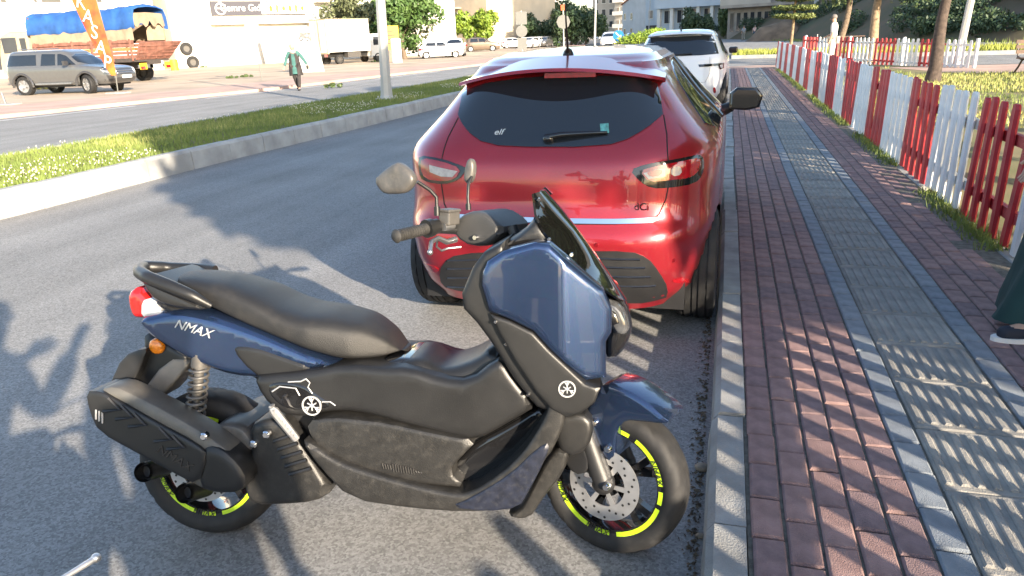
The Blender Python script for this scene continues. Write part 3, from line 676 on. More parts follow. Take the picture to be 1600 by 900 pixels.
a, b = np.array(FB.px(424, 637, -.225)), np.array(FB.px(463, 686, -.185))
fp = MB().tube([a, a+(b-a)*.1, b], [.008, .014, .012], 8)
for k in range(9): q = a+(b-a)*(k+.5)/9; fp.cbox(q+np.array([0, -.004, .012]), (.008, .022, .006))
sb(fp, 'footpeg', ALU, 40, label='folded silver passenger footpeg')
M4 = basis(FB.px(301, 514, -.1515), np.array(FB.px(330, 523, -.1515))-np.array(FB.px(272, 505, -.1515)), (0, 0, 1)); text('NMAX', .040, SILV, scooter, M4, 'lettering', .35, .0015)
# front shield, fairing, screen
side('leg_shield', [(790, 375), (757, 393), (739, 417), (722, 458), (725, 482), (745, 503), (768, 534), (803, 590), (838, 634), (866, 646), (892, 650), (912, 640), (900, 600), (860, 548), (820, 512), (785, 490), (768, 440), (790, 398)], .182, .200, .025, MATTE, sm=0)
side('front_fairing', [(754, 424), (762, 407), (787, 391), (836, 378), (859, 381), (900, 418), (943, 457), (957, 490), (956, 526), (947, 540), (947, 597), (915, 598), (858, 545), (833, 517), (797, 499), (764, 486), (752, 445)], .206, .222, .026, BLUE, step=.012, sm=0, taper=(1.17, 1.38, .58), label='large blue front fairing panel')
side('front_lower_panel', [(766, 490), (797, 501), (833, 519), (858, 546), (915, 599), (938, 606), (930, 628), (908, 645), (886, 652), (862, 640), (838, 612), (806, 565), (780, 520)], .2135, .2215, .014, MATTE, step=.014, sm=0)
side('nose', [(930, 450), (962, 455), (978, 470), (988, 500), (987, 522), (970, 552), (948, 562), (945, 530), (952, 500)], .05, .110, .04, GLOSSB)
side('headlight', [(934, 470), (946, 461), (972, 474), (984, 500), (984, 516), (966, 528), (952, 508)], .095, .130, .03, mat('headlight_glass', (.06, .062, .066), .05, var=.5, scale=40, coat=1.0), step=.012, label='clear double headlight')
side('headlight_mask', [(936, 474), (960, 480), (972, 500), (966, 514), (952, 506), (944, 488)], .118, .1335, .02, GLOSSB, step=.012, sm=1)
side('screen_mount', [(836, 335), (832, 346), (805, 370), (770, 384), (756, 394), (790, 386), (836, 377), (862, 382), (880, 395), (862, 370), (848, 350)], .10, .135, .03, MATTE, step=.014)
def screen():
    edge = [FB.px(u, v, -.14) for u, v in ((834, 302), (838, 335), (850, 362), (885, 402), (935, 446), (966, 466))]
    mid = [FB.px(u, v, 0.0) for u, v in ((852, 297), (880, 328), (905, 360), (930, 395), (958, 436), (979, 468))]
    rings = []
    for e, c_ in zip(edge, mid):
        e, c_ = np.array(e), np.array(c_); ring = []
        for t in np.linspace(-1, 1, 13):
            k = abs(t)**1.6; p = c_*(1-k)+e*k; ring.append((p[0], t*.14, p[2]))
        ring += [(p[0]-.006, p[1]*.97, p[2]-.003) for p in ring[::-1]]; rings.append(ring)
    return MB().loft(rings)
sb(screen(), 'windscreen', SMOKE, 30, label='short smoked windscreen')
for (u, v) in ((842, 312), (858, 374), (893, 398)):
    c = FB.px(u, v, -.142); sb(MB().lathe([(.0001, -.006), (.005, -.006), (.006, 0), (.006, .01)], 10, 'y', c), 'bolt', CHROME, 40)
# front end: mudguard, fork, caliper (turned with the bar)
side('front_mudguard', [(915, 644), (930, 618), (945, 597), (978, 606), (1013, 627), (1047, 657), (1040, 662), (1005, 658), (980, 656), (968, 667), (964, 693), (962, 718), (950, 720), (938, 705), (923, 678)], .066, .080, .025, BLUE, fr=FS, sm=1, label='blue front mudguard')
for y in (-1, 1):
    a, b = FS.px(905, 640, -.075), FS.px(945, 752, -.075); a = (a[0], y*.085, a[2]); b = (b[0], y*.085, b[2])
    up_ = np.array(a)+(np.array(a)-np.array(b))*2.6
    fm = MB().tube([tuple(up_), a], .018, 10); fm.tube([a, b], [.028, .034], 12); fm.ball(b, .036, 10, 7); ss(fm, 'fork_leg', BLACK, 50)
for (u, v, y) in ((948, 760, -.118), (928, 747, -.1), (950, 701, -.085), (929, 660, -.085), (898, 672, -.1), (903, 694, -.11)):
    c = FS.px(u, v, y); ss(MB().lathe([(.0001, -.012), (.008, -.012), (.011, -.008), (.012, .006)], 12, 'y', c), 'bolt', CHROME, 40)
side('brake_caliper', [(884, 690), (906, 688), (922, 712), (920, 738), (898, 742), (880, 716)], .022, .030, .012, BLACK, fr=FS, yc=-.085, step=.012)
side('inner_guard', [(868, 650), (910, 640), (930, 660), (920, 700), (890, 716), (868, 694)], .10, .12, .03, MATTE, step=.016)
ss(MB().tube([FS.px(905, 690, -.09), FS.px(900, 660, -.11), FS.px(885, 630, -.1), FS.px(880, 600, -.05)], .006, 6), 'brake_hose', BLACK, 50)
# handlebar
side('handlebar_cover', [(706, 356), (716, 343), (734, 330), (756, 330), (775, 342), (791, 358), (776, 378), (756, 386), (726, 380)], .075, .095, .02, mat('cover_grey', (.05, .049, .048), .45, var=.2, scale=10, bump=.1, bscale=300), fr=FS, sm=1, yc=-.02, step=.014)
side('instrument_panel', [(736, 333), (746, 329), (760, 333), (782, 350), (772, 352), (748, 340)], .060, .082, .02, GLOSSB, fr=FS, yc=-.02, step=.014)
go, gi = np.array(FS.px(616, 370, -.36)), np.array(FS.px(668, 357, -.225)); gin = np.array(FS.px(715, 360, -.10)); dirg = (gi-go)
gr = MB().tube([go, go+dirg*.06, go+dirg*.10, gi], [.013, .0205, .0165, .0175], 14)
for k in range(10): q = go+dirg*(.18+.07*k); gr.tube([q, q+dirg*.022], .0183, 12)
ss(gr, 'grip', mat('grip_rubber', (.035, .034, .033), .6, var=.3, scale=40), 50)
ss(MB().tube([gi-dirg*.02, gin], .013, 10), 'handlebar', MATTE, 50)
gl = MB(); q0 = np.array([gin[0], .1, gin[2]]); q1 = np.array([gi[0]+.01, .24, gi[2]]); q2 = np.array([go[0], .36, go[2]]); gl.tube([q0, q1], .013, 10); gl.tube([q1, q2], .0175, 12); ss(gl, 'grip', MATS['grip_rubber'], 50)
sw = MB(); c = np.array(FS.px(674, 352, -.20)); sw.tube([gi-dirg*.05, gi+dirg*.12], .028, 14); sw.tube([gi+dirg*.12, gi+dirg*.3], .024, 12)
ss(sw, 'switch_housing', MATTE, 50)
mc = MB(); c = np.array(FS.px(702, 347, -.15)); mc.cbox(c+np.array([0, 0, .012]), (.040, .060, .040)); mc.cbox(c+np.array([0, 0, .036]), (.046, .066, .010)); bevel(ss(mc, 'brake_reservoir', GREYM, None), .005)
c = np.array(FS.px(698, 354, -.16)); ss(MB().tube([c+np.array([0, -.02, 0]), c+np.array([0, .03, 0])], .013, 12), 'brake_fitting', STEEL, 50)
lv = [FS.px(712, 374, -.14), FS.px(698, 378, -.18), FS.px(684, 372, -.22), FS.px(674, 378, -.27), FS.px(672, 394, -.33)]
lvm = MB().tube(lv, [.010, .009, .0075, .007, .006], 8); lvm.ball(lv[-1], .009, 8, 6); ss(lvm, 'brake_lever', STEEL, 60)
ss(MB().tube([FS.px(720, 386, -.12), FS.px(700, 388, -.15), FS.px(690, 392, -.17), FS.px(682, 385, -.19), FS.px(684, 374, -.2)], .0035, 6), 'cable', STEEL, 60)
c = FS.px(744, 371, -.118); ss(MB().lathe([(.0001, -.01), (.007, -.01), (.009, 0), (.009, .01)], 10, 'y', c), 'bolt', CHROME, 40)
def mirror(base, pts, outline, y, w, flip=1):
    st = MB().tube([base, tuple(np.array(base)+(np.array(pts[0])-np.array(base))*.5)], .0095, 10); st.tube([base]+pts, .0055, 8)
    o = ss(st, 'mirror', MATTE, 50)
    p = puff(FS.poly(outline, y), .008, .018, .02, .010, y, 1); ss_ = p.build('mirror_head', GREYM, o, 45)
    return o
mirror(FS.px(683, 337, -.2), [FS.px(682, 308, -.2), FS.px(672, 297, -.215), FS.px(652, 284, -.25)], [(588, 282), (598, 270), (622, 253), (632, 257), (646, 270), (650, 283), (640, 298), (628, 303), (604, 303), (596, 296)], -.27, .02)
mirror(FS.px(732, 328, .10), [FS.px(731, 308, .10), FS.px(732, 288, .11), FS.px(737, 276, .13)], [(734, 247), (741, 250), (743, 264), (739, 284), (731, 287), (727, 280), (729, 262)], .14, .02)
sd = MB().tube([(.62, .12, .16), (.50, .27, .03), (.49, .30, .0)], [.014, .012, .016], 8); sb(sd, 'side_stand', MATTE, 50)

for (u, v) in ((790, 538), (825, 617), (774, 503)):
    c = FB.px(u, v, -.2225 if u < 780 else -.2015); sb(MB().lathe([(.0001, -.004), (.004, -.004), (.0055, 0), (.0055, .008)], 10, 'y', c), 'bolt', CHROME, 40)
# ------------------------------------------------------------------ cars
def gsm(a, k=3):
    w = np.exp(-np.linspace(-1.6, 1.6, 2*k+1)**2); w /= w.sum(); p = np.pad(a, k, mode='edge'); return np.convolve(p, w, 'valid')
class ZCar:
    """body defined by plan outlines at each height: half width, rear end, front end"""
    def __init__(s, tab, n=6.5, sm=2, N=70):
        t = np.array(tab, float); s.zs = np.unique(np.r_[np.linspace(t[0, 0], t[-1, 0], N), t[-6:, 0]])
        f = lambda c: gsm(np.interp(s.zs, t[:, 0], t[:, c]), sm)
        s.w, s.r, s.f = f(1), f(2), f(3); s.n = n
    def at(s, z): return float(np.interp(z, s.zs, s.w)), float(np.interp(z, s.zs, s.r)), float(np.interp(z, s.zs, s.f))
    def rear(s, x, z):
        w, r, f = s.at(z); L = (f-r)/2; k = min(abs(x)/w, .9995); return (r+f)/2-L*(1-k**s.n)**(1/s.n)
    def front(s, x, z):
        w, r, f = s.at(z); L = (f-r)/2; k = min(abs(x)/w, .9995); return (r+f)/2+L*(1-k**s.n)**(1/s.n)
    def sidex(s, y, z):
        w, r, f = s.at(z); L = (f-r)/2; k = min(abs(y-(r+f)/2)/L, .9995); return w*(1-k**s.n)**(1/s.n)
    def body(s, wheels=(), ra=.33, M=128):
        mb = MB(); rings = []
        for z in s.zs:
            w, r, f = s.at(z); L = (f-r)/2; ring = []
            for j in range(M):
                t = 2*math.pi*j/M; c, q = math.cos(t), math.sin(t); e = 2/s.n
                ring.append((w*math.copysign(abs(c)**e, c), (r+f)/2+L*math.copysign(abs(q)**e, q), z))
            rings.append(ring)
        vs = [p for r_ in rings for p in r_]; fs = []
        for i in range(len(rings)-1):
            for j in range(M):
                k = (j+1) % M; fc = (i*M+j, i*M+k, (i+1)*M+k, (i+1)*M+j); cx = sum(vs[q][0] for q in fc)/4; cy = sum(vs[q][1] for q in fc)/4; cz = sum(vs[q][2] for q in fc)/4
                w = s.at(cz)[0]
                if abs(cx) > .62*w and any((cy-yw)**2+(cz-zw)**2 < ra*ra for yw, zw in wheels): continue
                fs.append(fc)
        fs += [tuple(range(M-1, -1, -1)), tuple((len(rings)-1)*M+j for j in range(M))]
        return mb.add(vs, fs)
    def panel(s, poly, which, off=.004, step=.03, sm=1, sgn=1, back=.012, mirror=False):
        """which: 'rear' poly in (x,z); 'side' poly in (y,z); 'front'"""
        mb = MB()
        for mir in ((1, -1) if mirror else (1,)):
            p = [(a*(mir if which != 'side' else 1), b) for a, b in poly]; p = resample(chaikin(p, sm) if sm else p, step); v2, tris, d = fill(p, step); n = len(v2); A = []; B = []
            for a, b in v2:
                if which == 'rear': y = s.rear(a, b); A.append((a, y-off, b)); B.append((a, y+back, b))
                elif which == 'front': y = s.front(a, b); A.append((a, y+off, b)); B.append((a, y-back, b))
                else: x = s.sidex(a, b); A.append((sgn*mir*(x+off), a, b)); B.append((sgn*mir*(x-back), a, b))
            E = {}
            for t in tris:
                for q in ((t[0], t[1]), (t[1], t[2]), (t[2], t[0])): E[q] = 1
            fs = list(tris)+[tuple(i+n for i in t[::-1]) for t in tris]+[(b, a, a+n, b+n) for a, b in E if (b, a) not in E]
            mb.add(A+B, fs)
        return mb
    def line(s, pts, which, r=.003, off=0., sgn=1):
        P = []
        for i in range(len(pts)-1):
            for t in np.linspace(0, 1, 8): P.append((pts[i][0]*(1-t)+pts[i+1][0]*t, pts[i][1]*(1-t)+pts[i+1][1]*t))
        q = [(a, s.rear(a, b)-off, b) if which == 'rear' else (sgn*(s.sidex(a, b)+off), a, b) for a, b in P]
        q = [q[0]]+[b for a, b in zip(q[:-1], q[1:]) if (Vector(a)-Vector(b)).length > 1e-4]
        return MB().tube(q, r, 5)
def car_wheel(parent, x, y, R, w, alloy=True, name='wheel'):
    sg = 1 if x > 0 else -1
    prof = [(R*.66, -w/2), (R*.80, -w/2-.004), (R*.95, -w/2+.006), (R*.985, -w*.40), (R, -w*.33), (R, -w*.30), (R-.008, -w*.295), (R-.008, -w*.265), (R, -w*.26), (R, -w*.1), (R-.008, -w*.095), (R-.008, -w*.055), (R, -w*.05),
            (R, w*.05), (R-.008, w*.055), (R-.008, w*.095), (R, w*.1), (R, w*.26), (R-.008, w*.265), (R-.008, w*.295), (R, w*.30), (R, w*.33), (R*.985, w*.40), (R*.95, w/2-.006), (R*.80, w/2+.004), (R*.66, w/2)]
    t = MB().lathe(prof, 72, 'x', (0, 0, 0)); n = len(prof)
    for i in range(72):                                   # sipes across the shoulders
        if i % 3 == 0:
            for j in list(range(3, 6))+list(range(n-6, n-3)):
                k = i*n+j; a, b, c_ = t.v[k]; L = math.hypot(b, c_); t.v[k] = (a, b*(L-.010)/L, c_*(L-.010)/L)
    wh = t.build(name, RUBBER, parent, 40, loc=(x, y, R))
    rm = MB().lathe([(R*.66, -w*.45), (R*.70, -w*.45), (R*.70, w*.45), (R*.66, w*.45)], 40, 'x', (0, 0, 0), True)
    rm.lathe([(.0001, sg*w*.38), (R*.18, sg*w*.38), (R*.2, sg*w*.3)], 24, 'x')
    for k in range(5 if alloy else 8):
        a = 2*math.pi*k/(5 if alloy else 8)
        rm.prism([(r*math.cos(a+o), r*math.sin(a+o)) for r, o in ((R*.12, -.5), (R*.68, -.16), (R*.68, .16), (R*.12, .5))], 'x', sg*w*.30, sg*w*.40)
    rm.lathe([(.0001, sg*w*.05), (R*.66, sg*w*.05)], 24, 'x')
    rm.build('rim', ALU if alloy else GREYM, wh, 40)
    return wh
RED = mat('car_red', (0.33, 0.008, 0.018), 0.28, 0.5, var=0.06, scale=2, coat=1.0, flake=0.05, dirt=0.04, dirtcol=(.3, .2, .18))
CWHITE = mat('car_white', (0.78, 0.78, 0.79), 0.25, var=0.03, scale=2, coat=0.8, dirt=0.05, dirtcol=(.55, .52, .48))
SEAM = mat('shut_line', (0.008, 0.006, 0.006), .7, var=0.)
LIGHTRED = mat('tail_lens_red', (0.30, 0.006, 0.012), .08, var=.25, scale=25, coat=1.0)
LIGHTCLR = mat('tail_lens_clear', (0.36, 0.33, 0.33), .3, var=.25, scale=60, coat=1.0)
CABIN = mat('cabin_glass', (0.014, 0.018, 0.024), .03, var=.0, coat=.6, spec=.6)

# ---- red hatchback
CX, CY = -0.850, 3.36
clio = thing('parked_car', 'dark red hatchback parked at the kerb right behind the scooter', 'car', (CX, CY, 0), (0, 0, 0))
ZC = ZCar([(.20, .74, .12, 3.85), (.28, .81, .06, 3.98), (.42, .85, .012, 4.05), (.56, .865, 0, 4.05), (.61, .868, .01, 4.03), (.66, .868, .05, 4.0), (.74, .868, .075, 3.95), (.86, .866, .085, 3.8), (.94, .858, .10, 3.45),
           (1.0, .825, .14, 3.1), (1.06, .765, .20, 2.95), (1.15, .68, .29, 2.8), (1.25, .60, .385, 2.62), (1.33, .535, .46, 2.45), (1.38, .50, .55, 2.3), (1.415, .45, .70, 2.1), (1.435, .40, .95, 1.95), (1.446, .32, 1.2, 1.75), (1.449, .18, 1.35, 1.6)], n=5.2)
def cpx(u, v):                     # pixel -> (x, z) on the car's rear skin
    Y = CY+.1
    for _ in range(25):
        p = gy(u, v, Y); Y = CY+ZC.rear(max(-.86, min(.86, p[0]-CX)), float(np.clip(p[2], .21, 1.44)))
    return (float(np.clip(p[0]-CX, -.862, .862)), float(np.clip(p[2], .21, 1.44)))
cl = lambda pts: [cpx(u, v) for u, v in pts]
ZC.body([(.66, .30), (3.25, .30)], .335).build('body', RED, clio, 32)
MB().box((-.70, .25, .17), (.70, 3.75, .45)).build('underbody', BLACK, clio)
for x in (-.745, .745):
    for y in (.66, 3.25): car_wheel(clio, x, y, .305, .205)
gl = [(716, 178), (720, 160), (724, 142), (760, 129), (820, 121), (886, 117), (960, 118), (1005, 122), (1027, 130), (1033, 155), (1036, 178), (1018, 194), (1000, 206), (980, 217), (955, 225), (900, 229), (830, 229), (780, 227), (752, 220), (734, 207), (723, 193)]
ZC.panel(cl(gl), 'rear', .006, .03, 0).build('rear_window', CABIN, clio, 40)
sp = [(730, 140), (800, 124), (886, 117), (970, 121), (1034, 131)]
spp = [cpx(u, v) for u, v in sp]
rings = []
for t in np.linspace(-1, 1, 25):
    x = .54*t; yb = .32+.15*t*t; zb = 1.352-.066*t*t; zr = 1.405-.085*t*t-.02*t**4
    x += .02
    rings.append([(x, yb, zb), (x, yb+.010, zb+.016), (x*.98, .62+.06*t*t, zr+.012), (x*.98, .68, zr-.06), (x*.98, yb+.16, zb-.004)])
MB().loft(rings).build('spoiler', RED, clio, 40)
tl_r = cl([(984, 265), (1010, 256), (1045, 250), (1088, 241), (1098, 243), (1101, 256), (1098, 274), (1086, 286), (1045, 293), (1018, 294), (1000, 283)])
tl_l = cl([(656, 241), (690, 247), (727, 260), (729, 266), (716, 282), (694, 288), (668, 284), (657, 278), (654, 258)])
for nm, base, red_, wht in (('tail_light', tl_r, [(1000, 266), (1024, 259), (1046, 255), (1086, 246), (1096, 249), (1094, 264), (1080, 277), (1044, 281), (1014, 284)], [(1006, 270), (1024, 264), (1040, 262), (1040, 275), (1014, 279)]),
                             ('tail_light', tl_l, [(660, 245), (690, 251), (722, 262), (712, 280), (690, 283), (664, 278), (658, 262)], [(672, 257), (692, 262), (716, 267), (708, 276), (690, 275), (673, 268)])):
    o = ZC.panel(base, 'rear', .006, .025).build(nm, GLOSSB, clio, 40)
    ZC.panel(cl(red_), 'rear', .010, .02).build('red_lens', LIGHTRED, o, 40)
    ZC.panel(cl(wht), 'rear', .013, .012, 0).build('clear_lens', LIGHTCLR, o, 40)
    if wht[0][0] > 900:
        w2 = [(1048, 262), (1064, 258), (1066, 272), (1050, 275)]; ZC.panel(cl(w2), 'rear', .013, .02).build('clear_lens', LIGHTCLR, o, 40)
        ZC.panel(cl([(1010, 267), (1036, 263), (1034, 273), (1016, 276)]), 'rear', .0145, .02).build('lens_core', LIGHTRED, o, 40)
ZC.line(cl([(1037, 180), (1042, 210), (1044, 250), (1045, 288), (1040, 312), (1030, 334), (1018, 346)]), 'rear', .0035).build('shut_line', SEAM, clio)
ZC.line(cl([(716, 184), (700, 215), (691, 245), (690, 290), (694, 318), (703, 338)]), 'rear', .0035).build('shut_line', SEAM, clio)
ZC.line(cl([(703, 338), (780, 346), (880, 350), (960, 350), (1018, 346)]), 'rear', .0035).build('shut_line', SEAM, clio)
ch = cl([(699, 332), (780, 337), (870, 340), (960, 341), (1028, 338), (1030, 342), (1020, 347), (960, 349), (870, 348), (780, 345), (700, 338)])
ZC.panel(ch, 'rear', .010, .03, 0).build('trim_strip', CHROME, clio, 40, label='chrome strip across the tailgate')
df = cl([(686, 436), (692, 410), (716, 396), (800, 392), (900, 392), (985, 392), (1012, 402), (1030, 424), (1045, 450), (1040, 468), (900, 466), (700, 452)])
dfo = ZC.panel(df, 'rear', .006, .04).build('diffuser', BLACK, clio, 40)
for v in (405, 418, 432, 446):
    ZC.line(cl([(700+abs(v-405)*.0, v+2), (800, v-2), (900, v-3), (1000+(v-405)*.6, v)]), 'rear', .006, .006).build('diffuser_rib', GLOSSB, dfo)
ZC.panel(cl([(1050, 437), (1072, 431), (1096, 424), (1094, 432), (1074, 439), (1054, 442)]), 'rear', .006, .02).build('reflector', LIGHTRED, clio, 40)
ZC.panel(cl([(659, 408), (668, 412), (686, 419), (684, 426), (668, 420), (660, 415)]), 'rear', .006, .02).build('reflector', LIGHTRED, clio, 40)
for u, v in ((932, 383), (1052, 407), (722, 372), (800, 384)):
    x, z = cpx(u, v); y = ZC.rear(x, z); MB().lathe([(.0001, -.004), (.009, -.004), (.011, -.001), (.012, .006)], 14, 'y', (x, y, z)).build('parking_sensor', mat('sensor_red', (.20, .006, .012), .3, .3, coat=.5), clio, 40)
x, z = cpx(1003, 323); text('dCi', .05, CHROME, clio, basis((x, ZC.rear(x, z)-.006, z), (1, ZC.rear(x+.05, z)-ZC.rear(x-.05, z), 0), (0, 0, 1)), 'badge', 0, .003)
x, z = cpx(853, 302); MB().lathe([(.034, -.012), (.022, -.012), (.02, 0), (.036, 0)], 4, 'y', (x, ZC.rear(x, z), z), True).build('badge', CHROME, clio)
wy = lambda u, v, o: (lambda p: (p[0], ZC.rear(*p)-o, p[1]))(cpx(u, v))
wp = MB().tube([wy(853, 214, .03), wy(880, 209, .035), wy(950, 206, .018)], [.014, .013, .007], 8); wp.ball(wy(858, 216, .02), (.03, .02, .02)); wp.build('rear_wiper', GLOSSB, clio, 50)
x, z = cpx(780, 206); text('elf', .05, mat('sticker_white', (.55, .58, .6), .5), clio, basis((x, ZC.rear(x, z)-.009, z), (1, ZC.rear(x+.05, z)-ZC.rear(x-.05, z), 0), (0, ZC.rear(x, z+.05)-ZC.rear(x, z-.05), .1)), 'window_sticker', .2, .0005)
ZC.panel(cl([(938, 193), (951, 192), (952, 207), (939, 208)]), 'rear', .009, .02, 0).build('window_sticker', mat('sticker_green', (.10, .33, .33), .5, var=.5, scale=60), clio)
b = np.array(gy(886, 127, CY+.33))-np.array([CX, CY, 0]); MB().box((b[0]-.13, .40, 1.318), (b[0]+.13, .50, 1.342)).build('brake_light', LIGHTRED, clio)
ab = gy(888, 97, CY+.78)-np.array([CX, CY, 0]); at = gy(883, 8, CY+.62)-np.array([CX, CY, 0])
MB().tube([(ab[0], ab[1], 1.41), (ab[0], ab[1], 1.44), tuple(ab*.75+at*.25), tuple(at)], [.035, .022, .007, .0035], 8).build('antenna', BLACK, clio, 50)
for sg in (1, -1):
    ZC.panel([(.62, 1.02), (.85, 1.17), (1.02, 1.29), (1.5, 1.36), (2.1, 1.35), (2.45, 1.2), (2.72, 1.02), (1.6, .99)], 'side', .006, .05, 1, sg).build('side_window', CABIN, clio, 40)
    ZC.line([(1.62, .99), (1.6, 1.36)], 'side', .02, 0, sg).build('door_pillar', GLOSSB, clio)
    mm = MB(); mm.loft([[(sg*(.88+dx*sc), 2.42+dy, 1.02+dz*sc) for dx, dz in ((0, -.06), (.12, -.07), (.21, -.05), (.23, .03), (.19, .085), (.05, .09), (0, .05))] for dy, sc in ((-.05, .93), (-.045, 1), (.05, .98), (.10, .7))])
    mo = mm.build('door_mirror', GLOSSB, clio, 40); MB().tube([(sg*.80, 2.46, .93), (sg*.90, 2.43, .975)], [.05, .035], 8).build('mirror_arm', BLACK, mo, 50)
    MB().prism([(sg*(.88+dx), 1.02+dz) for dx, dz in ((.02, -.045), (.12, -.055), (.195, -.04), (.21, .03), (.175, .07), (.05, .075), (.02, .045))], 'y', 2.366, 2.371).build('mirror_glass', DGLASS, mo)

# ---- generic cars built on the same body
def small_car(name, label, loc, yaw, paint, kind='hatch', group=None, plate=True, lights=True):
    T = {'hatch': ([(.2, .74, .12, 3.9), (.3, .82, .04, 4.0), (.55, .86, 0, 4.05), (.75, .86, .06, 4.0), (.88, .85, .09, 3.7), (.98, .82, .13, 3.15), (1.1, .75, .24, 2.9), (1.3, .66, .42, 2.45), (1.4, .58, .6, 2.2), (1.44, .45, .95, 1.9), (1.455, .2, 1.2, 1.6)], .305, (.68, 3.25)),
         'suv': ([(.22, .78, .12, 4.2), (.34, .86, .03, 4.3), (.6, .90, 0, 4.35), (.85, .90, .06, 4.28), (1.0, .89, .09, 4.0), (1.08, .87, .12, 3.35), (1.2, .80, .20, 3.1), (1.45, .70, .40, 2.65), (1.57, .62, .55, 2.4), (1.63, .5, .8, 2.1), (1.645, .25, 1.1, 1.8)], .35, (.75, 3.4)),
         'sedan': ([(.2, .76, .12, 4.3), (.3, .83, .04, 4.4), (.55, .87, 0, 4.45), (.8, .87, .05, 4.38), (.93, .85, .12, 4.0), (1.0, .82, .75, 3.4), (1.1, .75, .95, 3.1), (1.3, .65, 1.3, 2.7), (1.4, .56, 1.5, 2.4), (1.43, .4, 1.75, 2.2)], .31, (.8, 3.5))}[kind]
    Z = ZCar(T[0], 5.5, N=36); t = thing(name, label, 'car', loc, (0, 0, yaw), group); R = T[1]; top = T[0][-1][0]; belt = {'hatch': .98, 'suv': 1.08, 'sedan': .98}[kind]
    Z.body([(y, R) for y in T[2]], R+.04, 72).build('body', paint, t, 35)
    MB().box((-.68, .3, .16), (.68, T[0][1][3]-.3, .42)).build('underbody', BLACK, t)
    for x in (-.75, .75):
        for y in T[2]: car_wheel(t, x*(1.04 if kind == 'suv' else 1), y, R, .2)
    w = Z.at(belt)[0]; rt = Z.at(top-.12)[0]
    Z.panel([(-w*.86, belt+.03), (w*.86, belt+.03), (rt*.9, top-.13), (-rt*.9, top-.13)], 'rear', .006, .06).build('rear_window', CABIN, t, 40)
    Z.panel([(-w*.88, belt+.03), (w*.88, belt+.03), (rt*.9, top-.12), (-rt*.9, top-.12)], 'front', .006, .06).build('windscreen', CABIN, t, 40)
    _, r0, f0 = Z.at(belt+.03); _, r1, f1 = Z.at(top-.12); mid = (r0+f0)/2
    for sg in (1, -1):
        for a, b in ((0.18, .49), (.51, .84)):
            q = [(r0+(f0-r0)*a, belt+.035), (r0+(f0-r0)*b, belt+.035), (min(r1+(f1-r1)*.92, r0+(f0-r0)*b-.05), top-.13), (max(r1+(f1-r1)*.1, r0+(f0-r0)*a+.08 if a < .3 else r0+(f0-r0)*a), top-.13)]
            Z.panel(q, 'side', .006, .06, 0, sg).build('side_window', CABIN, t, 40)
        Z.panel([(sg*.55, .72), (sg*.80, .70), (sg*.83, .88), (sg*.6, .90)], 'rear', .008, .05).build('tail_light', LIGHTRED, t, 40)
        Z.panel([(sg*.48, .62), (sg*.78, .60), (sg*.82, .74), (sg*.55, .74)], 'front', .008, .05).build('headlight', LENS, t, 40)
        MB().cbox((sg*(w+.10), mid+(f0-r0)*.27, belt+.06), (.18, .09, .13)).build('door_mirror', paint, t)
    Z.panel([(-.42, .36), (.42, .36), (.46, .56), (-.46, .56)], 'front', .008, .06).build('grille', BLACK, t, 40)
    Z.panel([(-.26, .55), (.26, .55), (.26, .66), (-.26, .66)], 'rear', .010, .06, 0).build('number_plate', WHITEP, t)
    Z.panel([(-.7, .25), (.7, .25), (.72, .40), (-.72, .40)], 'rear', .006, .06).build('lower_bumper', BLACK, t, 40)
    return t, Z
# ---- white crossover in front of the hatchback
MXY = (-0.90, 14.75); RYAW = R_(-1.0)
mok = thing('parked_car', 'white crossover parked at the kerb in front of the red hatchback', 'car', (MXY[0], MXY[1], 0), (0, 0, RYAW))
ZM = ZCar([(.22, .78, .10, 4.0), (.34, .86, .03, 4.1), (.5, .89, 0, 4.15), (.68, .895, .02, 4.14), (.85, .895, .05, 4.05), (.98, .885, .08, 3.75), (1.04, .86, .12, 3.2), (1.12, .81, .17, 3.0), (1.3, .72, .30, 2.7), (1.42, .65, .42, 2.45), (1.48, .60, .52, 2.3), (1.515, .50, .75, 2.1), (1.53, .3, 1.0, 1.8)], 5.2)
ZM.body([(.72, .335), (3.28, .335)], .375).build('body', CWHITE, mok, 32)
MB().box((-.7, .25, .18), (.7, 3.8, .45)).build('underbody', BLACK, mok)
for x in (-.78, .78):
    for y in (.72, 3.28): car_wheel(mok, x, y, .335, .215)
ZM.panel([(-.74, 1.06), (.74, 1.06), (.72, 1.12), (.62, 1.38), (.56, 1.43), (-.56, 1.43), (-.62, 1.38), (-.72, 1.12)], 'rear', .006, .04).build('rear_window', CABIN, mok, 40)
for sg in (1, -1):
    o = ZM.panel([(sg*.38, .90), (sg*.74, .905), (sg*.84, .90), (sg*.845, .80), (sg*.77, .79), (sg*.74, .86), (sg*.40, .855)], 'rear', .010, .02, 0).build('tail_light', GLOSSB, mok, 40)
    ZM.panel([(sg*.76, .875), (sg*.82, .872), (sg*.825, .82), (sg*.785, .815)], 'rear', .014, .02).build('lens', LENS, o, 40)
    ZM.panel([(sg*.68, .36), (sg*.73, .37), (sg*.70, .48), (sg*.66, .47)], 'rear', .008, .02).build('reflector', LIGHTRED, mok, 40)
    ZM.panel([(.55, 1.06), (1.6, 1.03), (2.8, 1.05), (2.45, 1.30), (2.1, 1.42), (1.2, 1.43), (.8, 1.28)], 'side', .006, .05, 1, sg).build('side_window', CABIN, mok, 40)
    bevel(MB().cbox((sg*.97, 2.45, 1.08), (.18, .12, .13)).build('door_mirror', GLOSSB, mok), .03)
ZM.panel([(-.60, .30), (.60, .30), (.52, .44), (.42, .50), (-.42, .50), (-.52, .44)], 'rear', .008, .04, 0).build('lower_bumper', BLACK, mok, 40)
